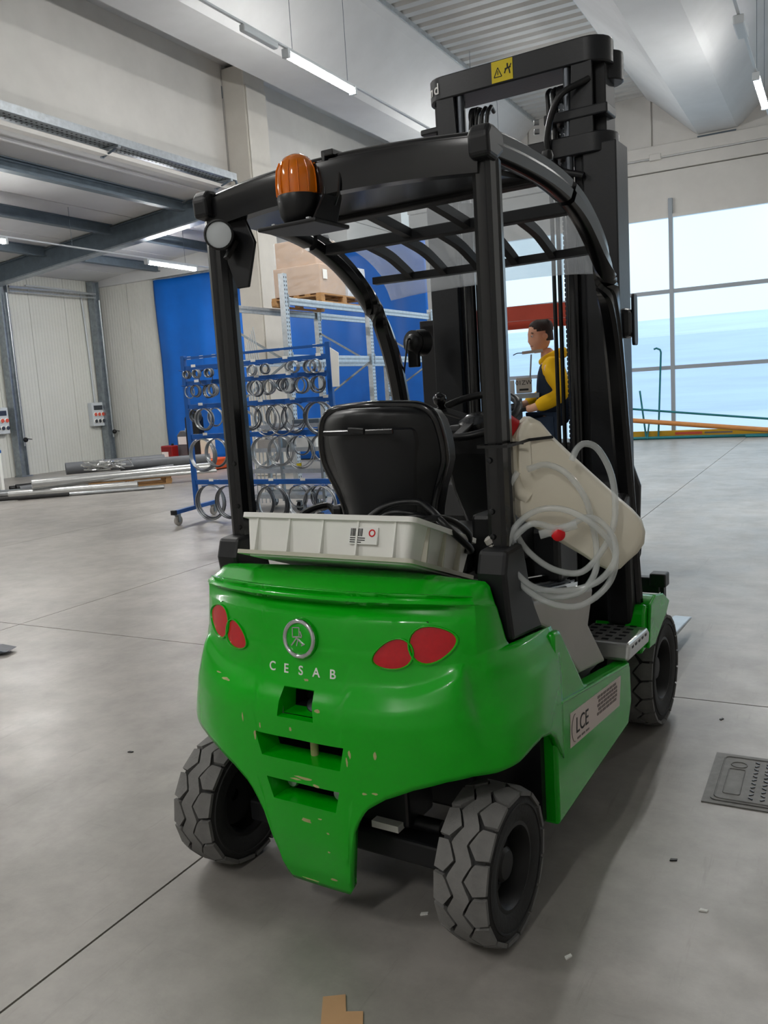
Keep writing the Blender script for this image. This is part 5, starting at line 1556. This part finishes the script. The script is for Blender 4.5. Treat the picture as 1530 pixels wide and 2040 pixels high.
pipe((-13.80, 10.80, .10), (-12.2, 13.3, PZ + .09), .07, 'pvc_grey', 'dark grey pipe lying right behind the thick silver pipe')
pipe((-14.30, 11.10, .09), (-12.9, 13.9, .10), .075, 'black_plastic', 'black pipe lying behind the dark grey pipe')
pipe((-14.75, 11.3, .06), (-13.9, 13.4, .06), .05, 'black_plastic', 'thin black pipe at the left end of the pipe bundle')
pipe((-14.75, 12.75, .30), (-13.5, 14.45, .30), .13, 'pvc_grey', 'short thick grey pipe lying across the back of the bundle')
pipe((-13.6, 13.2, .30), (-12.3, 14.6, .30), .11, 'pvc_grey', 'thick dark grey pipe with the right end uppermost at the back')
pipe((-13.55, 10.35, .07), (-11.7, 11.75, .07), .07, 'alu', 'silver pipe lying on the floor in front of the bundle')
pipe((-14.1, 10.45, .06), (-13.2, 10.95, .06), .06, 'steel', 'short steel pipe stub at the left front of the bundle')
pipe((-13.0, 10.10, .035), (-11.0, 11.7, .035), .035, 'steel', 'thin steel pipe lying foremost on the floor')
pipe((-14.4, 10.6, .05), (-13.6, 11.3, .05), .05, 'galv', 'galvanised pipe stub behind the short steel stub')
pipe((-12.6, 11.35, PZ + .03), (-10.9, 13.1, PZ + .03), .03, 'alu', 'thin silver pipe on the pallet beside the thick silver pipe')
pipe((-13.3, 9.75, .05), (-12.2, 10.55, .05), .035, 'rubber', 'dark bar lying in front of the pipe bundle')
# crumpled strapping on the bundle
m = MB(); rnd = random.Random(9)
for k in range(26):
    P = [(rnd.uniform(-.5, .5), rnd.uniform(-.3, .3), rnd.uniform(.0, .2)) for _ in range(4)]
    m.tube(smooth_path(P, 4), .012, 5)
o = m.build('strapping', 'alu', loc=(-13.35, 12.55, .30)); tag(o, 'tangle of bright metal strapping on top of the pipes', 'strapping', kind='stuff')

# orange box, canisters at the curtain
o = empty('orange_box', (-13.25, 15.15, 0)); tag(o, 'low orange steel box on the floor before the blue curtain', 'box')
MB().b2((-.78, -.4, .02), (.80, .4, .24)).build('tub', 'orange_paint', o, bevel=.01)
MB().b2((-.80, -.42, .20), (.82, .42, .25)).build('rim', 'orange_paint', o, bevel=.01)
for x in (-.6, .6): MB().b2((x - .08, -.38, 0), (x + .08, .38, .02)).build('runner', 'black_matte', o)
o = empty('red_canister', (-13.80, 14.98, .252)); tag(o, 'dark red canister with a white label on the orange box', 'canister')
MB().b2((-.17, -.12, 0), (.17, .12, .34)).build('body', mat('dark_red', rgb(128, 24, 26), .4), o, bevel=.03, segs=3)
MB().b2((-.14, -.124, .05), (.06, -.1205, .20)).build('label', 'white_label', o)
MB().cyl((.1, 0, .34), (.1, 0, .38), .03, n=14).build('cap', 'black_plastic', o)
o = empty('grey_canister', (-13.58, 15.32, .252)); tag(o, 'tall grey jug with white labels behind the red canister', 'canister')
MB().prism([(-.17, 0), (.17, 0), (.17, .55), (.10, .66), (-.06, .66), (-.17, .55)], 'y', -.12, .12).build('body', 'pvc_grey', o, bevel=.025, segs=3)
MB().b2((-.13, -.1245, .34), (.12, -.121, .52)).build('label', 'white_label', o)
MB().cyl((.05, 0, .66), (.05, 0, .71), .035, n=14).build('cap', 'white_label', o)
o = empty('white_canister', (-12.75, 15.1, .252)); tag(o, 'cream jug on the right half of the orange box', 'canister')
MB().prism([(-.14, 0), (.14, 0), (.14, .42), (.07, .50), (-.06, .50), (-.14, .42)], 'y', -.11, .11).build('body', 'can_plastic', o, bevel=.025, segs=3)
MB().cyl((.02, 0, .5), (.02, 0, .55), .035, n=14).build('cap', 'white_label', o)
o = empty('black_case', (-7.02, 8.75, .0)); bpy.data.objects.remove(o, do_unlink=True)
o = empty('black_jug', (-13.18, 15.2, .252)); tag(o, 'black jug with grey print between the grey and the cream jugs', 'canister')
MB().prism([(-.20, 0), (.20, 0), (.20, .95), (.12, 1.05), (-.10, 1.05), (-.20, .95)], 'y', -.1, .1).build('body', 'black_plastic', o, bevel=.02, segs=3)
MB().b2((-.15, -.1035, .45), (.15, -.1005, .47)).build('print_line', 'grey_ink', o)
MB().b2((-.15, -.1035, .38), (.10, -.1005, .40)).build('print_line', 'grey_ink', o)
MB().cyl((.05, 0, 1.05), (.05, 0, 1.11), .04, n=14).build('cap', 'black_plastic', o)
# blue shelf at the left picture edge
o = empty('blue_stand', (-14.9, 11.05, 0)); tag(o, 'blue and white stand cut by the left picture edge', 'stand')
for dx in (-.7, .0):
    for dy in (-.2, .2): MB().b2((dx - .03, dy - .03, 0), (dx + .03, dy + .03, .80)).build('leg', 'white_plastic', o)
MB().b2((-.75, -.25, .78), (.04, .25, .84)).build('top', 'blue_paint', o, bevel=.01)
MB().b2((-.75, -.25, .30), (-.12, .25, .36)).build('shelf', 'white_plastic', o, bevel=.01)
MB().b2((-.80, -.27, .05), (-.30, .27, .50)).build('bin', 'blue_paint', o, bevel=.02)

# ------------------------------------------------------------------ ladder and poles before the window
ld_ = empty('ladder', (-1.2, 20.72, 0)); tag(ld_, 'yellow ladder lying on its side at the foot of the window', 'ladder')
MB().b2((-3.6, -.03, .04), (3.6, .03, .19)).build('rail', 'ladder_yellow', ld_, bevel=.006)
MB().b2((-3.6, -.03, .36), (3.6, .03, .44)).build('rail', 'ladder_yellow', ld_, bevel=.006) if False else None
for k in range(18):
    MB().cyl((-3.4 + k * .4, .0, .11), (-3.4 + k * .4, .16, .02), .016, n=8).build('rung', 'alu', ld_)
MB().b2((-2.25, -.033, .09), (-1.65, -.0302, .15)).build('print', 'red_paint', ld_)
MB().b2((-1.6, -.033, .10), (-1.0, -.0302, .14)).build('print', 'grey_ink', ld_)
MB().b2((-2.2, -.0335, .04), (-1.7, -.0325, .065)).build('print', 'black_ink', ld_) if False else None
def pole(p0, p1, r, m_, lab, hook=False, name='pole'):
    p0, p1 = Vector(p0), Vector(p1)
    pts = [p0, p1]
    if hook:
        pts = [p0, p1, p1 + Vector((-.02, 0, .06)), p1 + Vector((-.10, 0, .10)), p1 + Vector((-.16, 0, .08))]
    m = MB().tube(pts, r, 8)
    return tag(m.build(name, m_, smooth=60), lab, 'pole', 'poles by the window')
pole((-4.9, 20.45, .53), (-1.0, 20.45, .10), .055, 'wood_pole', 'thick orange-brown pole leaning along the foot of the window')
pole((-4.9, 20.52, .80), (1.6, 20.52, -.0 + .03), .025, 'teal', 'long thin teal pole leaning low across the window')
pole((-3.815, 20.60, .02), (-3.76, 20.80, 2.02), .022, 'teal', 'upright teal rod with a hooked top against the window', True, 'hooked_rod')
pole((-4.09, 20.60, .02), (-4.26, 20.80, 1.15), .022, 'teal', 'shorter teal rod leaning left against the window', False, 'hooked_rod')
pole((-4.06, 20.55, .02), (-4.05, 20.8, .45), .02, 'teal', 'short teal stub beside the leaning teal rod', False, 'hooked_rod')
pole((-4.6, 20.60, .035), (3.2, 20.50, .035), .035, 'teal', 'teal pole lying flat on the floor before the ladder')
pole((-1.9, 20.42, .03), (3.2, 20.34, .03), .03, 'teal', 'second teal pole lying flat on the floor at the right')
o = empty('bar_stand', (-4.9, 20.4, 0)); tag(o, 'stand with two pairs of silver bars sticking out beside the mast', 'stand')
for z in (1.35, 1.08):
    MB().b2((-.6, -.03, z + .03), (.46, .03, z + .06)).build('bar', 'steel', o); MB().b2((-.6, -.03, z - .05), (.42, .03, z - .02)).build('bar', 'steel', o)
MB().b2((-.66, -.05, 0), (-.60, .05, 1.5)).build('stand_post', 'steel_dark', o)
MB().b2((-.85, -.25, 0), (-.45, .25, .04)).build('stand_foot', 'steel_dark', o)

# ------------------------------------------------------------------ floor items
mh = empty('manhole_cover', (-.10, 3.18, 0)); tag(mh, 'square steel manhole cover with a raised tread set in the floor', 'manhole cover')
MB().b2((-.325, -.215, .0), (.335, .215, .004)).build('frame', 'iron', mh)
MB().prism(rrect(.60, .385, .02, 3), 'z', .004, .0075).build('plate', 'iron', mh)
m = MB(); m.tube([(q[0], q[1], .008) for q in rrect(.575, .36, .02, 3)], .003, 5, closed=True); m.build('border', 'iron', mh)
bar0 = None; n = 0
for i in range(13):
    for j in range(11):
        x = -.17 + i * .038; y = -.15 + j * .030
        if x > .27: continue
        if abs(x - .04) < .05 and abs(y) < .03: continue
        if bar0 is None:
            b_ = MB().b2((-.0085, -.003, .0), (.0085, .003, .0035)).build('tread_bar', 'steel_dark', mh, bevel=.0012); bar0 = b_
        else:
            b_ = bar0.copy(); COL.objects.link(b_); b_.parent = mh
        b_.location = (x, y, .0075); b_.rotation_euler = (0, 0, math.radians(40 if (i + j) % 2 else -40))
m = MB(); m.tube([(q[0] - .235, q[1] - .03, .008) for q in rrect(.055, .21, .006, 2)], .0025, 5, closed=True); m.build('name_plate_border', 'iron', mh)
m = MB(); m.tube([(-.232 + .028 * math.cos(2*PI*k/24), .115 + .024 * math.sin(2*PI*k/24), .008) for k in range(24)], .0025, 5, closed=True); m.build('keyhole_ring', 'iron', mh)
m = MB(); m.tube([(.04 + q[0], q[1], .009) for q in rrect(.07, .035, .01, 3)], .004, 5, closed=True); m.build('lifting_slot', 'iron', mh)
o = MB().prism([(-.09, -.30), (.012, -.30), (.012, -.055), (-.030, -.052), (-.033, .008), (-.09, .005)], 'z', 0, .004).build('cardboard_scrap', 'cardboard', loc=(-1.055, 1.63, 0))
o.rotation_euler = (0, 0, math.radians(29)); tag(o, 'flat brown cardboard scrap on the floor at the bottom picture edge', 'cardboard')
o = MB().prism([(-1.2, .03), (-.12, .03), (-.02, .045), (.0, .055), (-.1, .075), (-1.2, .085)], 'y', -.06, .06).build('fork_tip', 'steel_dark', bevel=.006, loc=(-4.66, 3.44, -.03))
o.rotation_euler = (0, 0, math.radians(20)); tag(o, 'dark steel fork tip lying on the floor at the left picture edge', 'fork')
rnd = random.Random(4)
bits = [(-1.05, 2.0, 'small pale chip on the floor between the rear wheels and the cardboard', 'white_plastic'), (-2.75, 2.55, 'thin dark splinter on the floor left of the rear wheel', 'black_matte'), (-.62, 1.98, 'tiny white shred on the floor right of the rear wheel', 'white_plastic'), (-.45, 2.55, 'dark chip on the floor below the manhole cover', 'black_matte'), (-.33, 2.32, 'white chip on the floor at the right below the manhole cover', 'white_plastic'), (-.45, 3.75, 'dark chip on the floor beside the front wheel', 'black_matte')]
for x, y, lab, mm in bits:
    o = MB().prism([(-.012, -.004), (.010, -.006), (.014, .002), (-.006, .006)], 'z', 0, .004).build('floor_chip', mm, loc=(x, y, 0)); o.rotation_euler = (0, 0, rnd.uniform(0, 3)); tag(o, lab, 'debris', 'bits on the floor')
# ================================================================== RED TRUCK WITH ITS DRIVER
fdir = Vector((-.953, -.302, 0)).normalized()      # the truck faces left in the picture
RT_ANG = math.atan2(fdir.y, fdir.x)
RT = empty('red_truck', (-2.03, 6.595, 0), RT_ANG)
tag(RT, 'red forklift with a red roof frame driven by the man in yellow', 'forklift')
MB().b2((-.55, -.46, .12), (.78, .46, .52)).build('chassis', 'red_paint', RT, bevel=.03, segs=3)
MB().prism([(-.60, .20), (-.62, .70), (-.55, .92), (-.26, .95), (-.24, .20)], 'y', -.48, .48).build('counterweight', 'black_matte', RT, bevel=.04, segs=3)
MB().prism([(-.24, .50), (-.24, .94), (.22, .94), (.24, .50)], 'y', -.36, .36).build('hood', 'black_plastic', RT, bevel=.03, segs=3)
MB().prism([(.55, .50), (.62, 1.12), (.70, 1.16), (.80, .50)], 'y', -.42, .42).build('front_cowl', 'black_plastic', RT, bevel=.03, segs=3)
MB().b2((-.22, -.24, .94), (.24, .24, 1.03)).build('seat_cushion', 'black_plastic', RT, bevel=.03, segs=3)
MB().prism([(-.26, .98), (-.20, .98), (-.24, 1.42), (-.30, 1.42)], 'y', -.22, .22).build('seat_back', 'black_plastic', RT, bevel=.02, segs=3)
for x, y in ((.52, .40), (.52, -.40), (-.38, .40), (-.38, -.40)):
    w_ = MB().lathe([(.12, -.07), (.20, -.08), (.23, -.06), (.23, .06), (.20, .08), (.12, .07)], 32, (x, y, .232), (0, 1, 0)).build('tyre', 'rubber', RT, smooth=40)
    MB().lathe([(.0, -.06), (.115, -.065), (.12, -.05), (.12, .05), (.115, .065), (.0, .06)], 24, (x, y, .232), (0, 1, 0)).build('rim', 'galv', w_, smooth=40)
for s in (1, -1):
    MB().bar((-.44, s * .43, .80), (-.42, s * .43, 1.97), .05, .06, up=(1, 0, 0)).build('rear_post', 'black_matte', RT)
    MB().bar((.70, s * .42, .52), (.60, s * .43, 1.97), .05, .06, up=(1, 0, 0)).build('front_post', 'black_matte', RT)
    MB().sweep(smooth_path([(-.48, s * .47, 2.0), (0, s * .47, 2.012), (.55, s * .47, 1.998), (.78, s * .47, 1.93)], 5), [(-.03, -.055), (.03, -.055), (.03, .05), (-.03, .05)]).build('roof_beam', 'red_paint', RT)
    MB().b2((.86, s * .30 - .04, .06), (.98, s * .30 + .04, 2.02)).build('mast_rail', 'black_matte', RT, bevel=.006)
    MB().prism([(.98, .55), (1.02, .55), (1.03, .07), (2.05, .04), (2.05, .03), (.98, .03)], 'y', s * .25 - .05, s * .25 + .05).build('fork', 'steel_dark', RT)
MB().b2((.84, -.34, 1.90), (.96, .34, 1.98)).build('mast_head', 'black_matte', RT)
for x in (-.48, .60):
    MB().b2((x - .03, -.44, 1.95), (x + .03, .44, 2.04)).build('roof_cross_beam', 'red_paint', RT)
for k in range(5):
    MB().b2((-.45, -.32 + .16 * k - .012, 2.01), (.57, -.32 + .16 * k + .012, 2.035)).build('roof_slat', 'black_matte', RT)
MB().tube(circle((.40, 0, 1.26), (-.55, 0, .83), .17, 32), .013, 8, closed=True).build('steering_wheel', 'black_plastic', RT, smooth=60)
MB().cyl((.41, 0, 1.25), (.60, 0, .98), .035, n=12).build('steering_column', 'black_plastic', RT)
cb = MB().b2((.155, .06, 1.425), (.275, .16, 1.545)).build('control_box', 'grey_cover', RT, bevel=.006)
text('lettering', '01ZW', .048, 'black_ink', frame((.215, .1606, 1.505), (-1, 0, 0), (0, 0, 1)), cb, .0004)
MB().b2((.18, .1605, 1.445), (.25, .1615, 1.460)).build('label', 'black_ink', cb)
MB().b2((.29, .06, 1.42), (.37, .14, 1.53)).build('display', 'lamp_housing', RT, bevel=.006)
MB().b2((.10, .04, 1.385), (.42, .18, 1.422)).build('console_shelf', 'galv', RT)
MB().bar((.26, .1, .96), (.26, .1, 1.39), .05, .05, up=(1, 0, 0)).build('console_post', 'galv_dark', RT)
MB().bar((.165, .11, 1.54), (.150, .11, 1.72), .012, .012, up=(1, 0, 0)).build('arm_rod', 'galv', RT)
MB().bar((.22, .11, 1.735), (.06, .11, 1.745), .03, .022).build('arm_head', 'grey_cover', RT)
MB().tube(smooth_path([(.22, .11, 1.735), (.26, .11, 1.735), (.29, .11, 1.722)], 4), .004, 6).build('arm_cable', 'black_plastic', RT)
for k in range(3):
    MB().cyl((.33 + .03 * k, .12, 1.12), (.36 + .03 * k, .16, 1.30), .007, n=8).build('lever', 'black_plastic', RT)

# ---- the driver: one continuous body with clothing as children
def skinned(name, verts, edges, radii, m_, parent, root=0, sub=2):
    me = bpy.data.meshes.new(name)
    me.from_pydata([Vector(v) for v in verts], edges, [])
    o = bpy.data.objects.new(name, me); COL.objects.link(o)
    if parent is not None: o.parent = parent
    md = o.modifiers.new('skin', 'SKIN'); md.use_smooth_shade = True
    if not me.skin_vertices:
        pass
    for i, r in enumerate(radii):
        sv = me.skin_vertices[0].data[i]
        sv.radius = r if isinstance(r, tuple) else (r, r)
        sv.use_root = (i == root)
    md2 = o.modifiers.new('sub', 'SUBSURF'); md2.levels = sub; md2.render_levels = sub
    me.materials.append(MATS[m_])
    return o
PR = empty('person', (-2.03, 6.595, 0), RT_ANG)
tag(PR, 'man in a yellow hoodie and dark vest driving the red truck, looking left', 'person')
# body: pelvis, spine, head, arms, legs (x forward, y left = towards the viewer)
V = [(0, 0, 1.13), (-.01, 0, 1.28), (-.01, 0, 1.45), (0, 0, 1.60), (.02, 0, 1.70), (.04, 0, 1.77),
     (.0, .17, 1.62), (-.09, .23, 1.40), (.14, .22, 1.31), (.21, .20, 1.30),
     (.0, -.17, 1.62), (.04, -.24, 1.40), (.22, -.14, 1.33), (.30, -.11, 1.33),
     (.06, .10, 1.12), (.42, .13, 1.11), (.46, .13, .72), (.54, .13, .63),
     (.06, -.10, 1.12), (.42, -.13, 1.11), (.46, -.13, .72), (.54, -.13, .63)]
E_ = [(0, 1), (1, 2), (2, 3), (3, 4), (4, 5), (3, 6), (6, 7), (7, 8), (8, 9), (3, 10), (10, 11), (11, 12), (12, 13), (0, 14), (14, 15), (15, 16), (16, 17), (0, 18), (18, 19), (19, 20), (20, 21)]
Rr = [.12, .115, .12, .10, .055, .055, .06, .045, .035, .028, .06, .045, .035, .028, .08, .06, .04, .035, .08, .06, .04, .035]
body = skinned('body', V, E_, Rr, 'skin', PR)
# hands: palm and five fingers each
def hand(side, base, d, up):
    d = Vector(d).normalized(); up = Vector(up).normalized(); sd = d.cross(up).normalized()
    m = MB(); b = Vector(base)
    m.loft([[b + d * t + sd * (w_ * a) + up * (h_ * c) for a, c in ((-1, -1), (1, -1), (1, 1), (-1, 1))] for t, w_, h_ in ((-.02, .022, .016), (.03, .038, .015), (.075, .042, .013), (.085, .040, .010))])
    for k, (o_, L) in enumerate(((-.030, .060), (-.010, .070), (.011, .066), (.030, .052))):
        p = b + d * .080 + sd * o_
        m.tube([p, p + d * L * .45 - up * .008, p + d * L * .75 - up * .026, p + d * L * .80 - up * .045], [.009, .0088, .008, .007], 7)
    p = b + d * .025 + sd * (.038 * side)
    m.tube([p, p + d * .03 + sd * .022 * side - up * .01, p + d * .055 + sd * .022 * side - up * .025], [.011, .0095, .008], 7)
    return m
hand(1, (.21, .20, 1.30), (1, -.1, -.1), (0, 0, 1)).build('hand', 'black_matte', body, smooth=50)
hand(-1, (.30, -.11, 1.33), (1, .1, -.1), (0, 0, 1)).build('hand', 'black_matte', body, smooth=50)
# head, turned a little to the viewer
def head():
    m = MB(); rings = []
    prof = [(-.135, .030, .025, .030), (-.118, .052, .045, .022), (-.095, .068, .056, .014), (-.07, .076, .064, .008), (-.04, .082, .069, .004), (-.01, .088, .073, .0), (.02, .094, .076, -.004), (.05, .096, .077, -.006), (.075, .092, .073, -.008), (.095, .080, .064, -.010), (.11, .058, .047, -.010), (.118, .025, .02, -.010)]
    for z, a, b, sh in prof:
        r = []
        for k in range(28):
            t = 2 * PI * k / 28
            x = a * math.cos(t) + sh; y = b * math.sin(t)
            f = max(0, math.cos(t))
            if f > .80:
                w_ = ((f - .80) / .20) ** 1.2
                nose = .022 * math.exp(-((z + .035) / .022) ** 2) + .010 * math.exp(-((z + .0) / .03) ** 2)
                lips = .006 * math.exp(-((z + .075) / .012) ** 2)
                chin = .010 * math.exp(-((z + .115) / .018) ** 2)
                brow = .005 * math.exp(-((z - .018) / .012) ** 2)
                x += w_ * (nose + lips + chin + brow)
            if .55 < f < .92: x -= .007 * math.exp(-((z - .0) / .014) ** 2)
            r.append(Vector((x, y, z)))
        rings.append(r)
    m.loft(rings, True, True); return m
HM = Matrix.Translation((.075, .0, 1.868)) @ Matrix.Rotation(math.radians(22), 4, 'Z') @ Matrix.Rotation(math.radians(4), 4, 'Y')
hd = head(); hd.v = [HM @ v for v in hd.v]
hd.build('head', 'skin', body, smooth=70)
def hair():
    m = MB(); rings = []
    for z, a, b, sh in ((.028, .098, .080, -.010), (.05, .100, .081, -.010), (.075, .097, .078, -.011), (.097, .085, .069, -.012), (.113, .063, .052, -.012), (.122, .028, .023, -.012)):
        rings.append([Vector((min(a * math.cos(2*PI*k/28) + sh, .052 if z < .04 else (.075 if z < .06 else 9)), b * math.sin(2*PI*k/28), z)) for k in range(28)])
    m.loft(rings, True, True)
    # back and sides down to the nape
    rr = []
    for z in (.03, .0, -.03, -.05):
        rr.append([Vector((.095 * math.cos(t) - .008, .0775 * math.sin(t), z)) for t in [PI * .52 + PI * .96 * k / 14 for k in range(15)]])
    m.loft(rr, False, False); return m
h_ = hair(); h_.v = [HM @ v for v in h_.v]; h_.build('hair', 'hair_dark', body, smooth=60)
for s in (1, -1):
    e = MB(); e.lathe([(.0, -.004), (.018, .0), (.024, .006), (.018, .010), (.0, .008)], 14, (-.005, s * .074, -.015), (0, s, -.0)); e.v = [HM @ v for v in e.v]; e.build('ear', 'skin', body, smooth=60)
    e = MB(); e.lathe([(.0, .006), (.008, .003), (.010, -.002)], 12, (.083, s * .030, -.002), (1, s * .3, 0)); e.v = [HM @ v for v in e.v]; e.build('eye', 'white_label', body, smooth=60)
    e = MB(); e.lathe([(.0, .0), (.0045, -.001)], 10, (.0895, s * .032, -.002), (1, s * .3, 0)); e.v = [HM @ v for v in e.v]; e.build('pupil', 'black_ink', body)
    e = MB(); e.tube([(.086, s * .016, .020), (.086, s * .032, .024), (.076, s * .046, .020)], .003, 5); e.v = [HM @ v for v in e.v]; e.build('eyebrow', 'hair_dark', body)
e = MB(); e.tube([(.078, -.024, -.078), (.090, 0, -.076), (.078, .024, -.078)], .004, 6); e.v = [HM @ v for v in e.v]; e.build('lips', mat('lip', rgb(150, 84, 74), .5), body)
# clothing
hv = [V[3], V[6], V[7], V[8], V[10], V[11], V[12], V[4]]
skinned('hoodie', [V[2], V[3], V[6], V[7], V[8], V[10], V[11], V[12]], [(0, 1), (1, 2), (2, 3), (3, 4), (1, 5), (5, 6), (6, 7)], [.125, .130, .095, .080, .055, .092, .074, .052], 'yellow_cloth', body)
skinned('hood', [(-.02, -.08, 1.70), (-.085, -.05, 1.72), (-.10, 0, 1.72), (-.085, .05, 1.72), (-.02, .085, 1.70), (.045, .07, 1.675), (.075, .0, 1.655), (.045, -.07, 1.675)], [(0, 1), (1, 2), (2, 3), (3, 4), (4, 5), (5, 6), (6, 7), (7, 0)], [.04, .045, .048, .045, .04, .034, .03, .034], 'yellow_cloth', body)
skinned('vest', [V[0], V[1], V[2], V[3], (.0, .10, 1.635), (.0, -.10, 1.635)], [(0, 1), (1, 2), (2, 3), (3, 4), (3, 5)], [.145, .145, .148, .122, .085, .085], 'navy_cloth', body)
skinned('trousers', [V[0], V[14], V[15], V[16], V[18], V[19], V[20]], [(0, 1), (1, 2), (2, 3), (0, 4), (4, 5), (5, 6)], [.150, .118, .092, .066, .118, .092, .066], 'navy_cloth', body)
for s in (1, -1):
    MB().loft([[Vector((.46 + x, s * .13 + y * w_, z)) for x, y in ((0, -1), (0, 1))] + [Vector((.46 + x2, s * .13 + y * w_, z)) for x2, y in ((L, 1), (L, -1))] for x, z, w_, L in ((-.04, .525, .045, .24), (-.04, .57, .048, .24), (-.03, .62, .042, .12), (-.03, .70, .04, .06))]).build('boot', 'black_matte', body, bevel=.012)
bpy.context.view_layer.update()
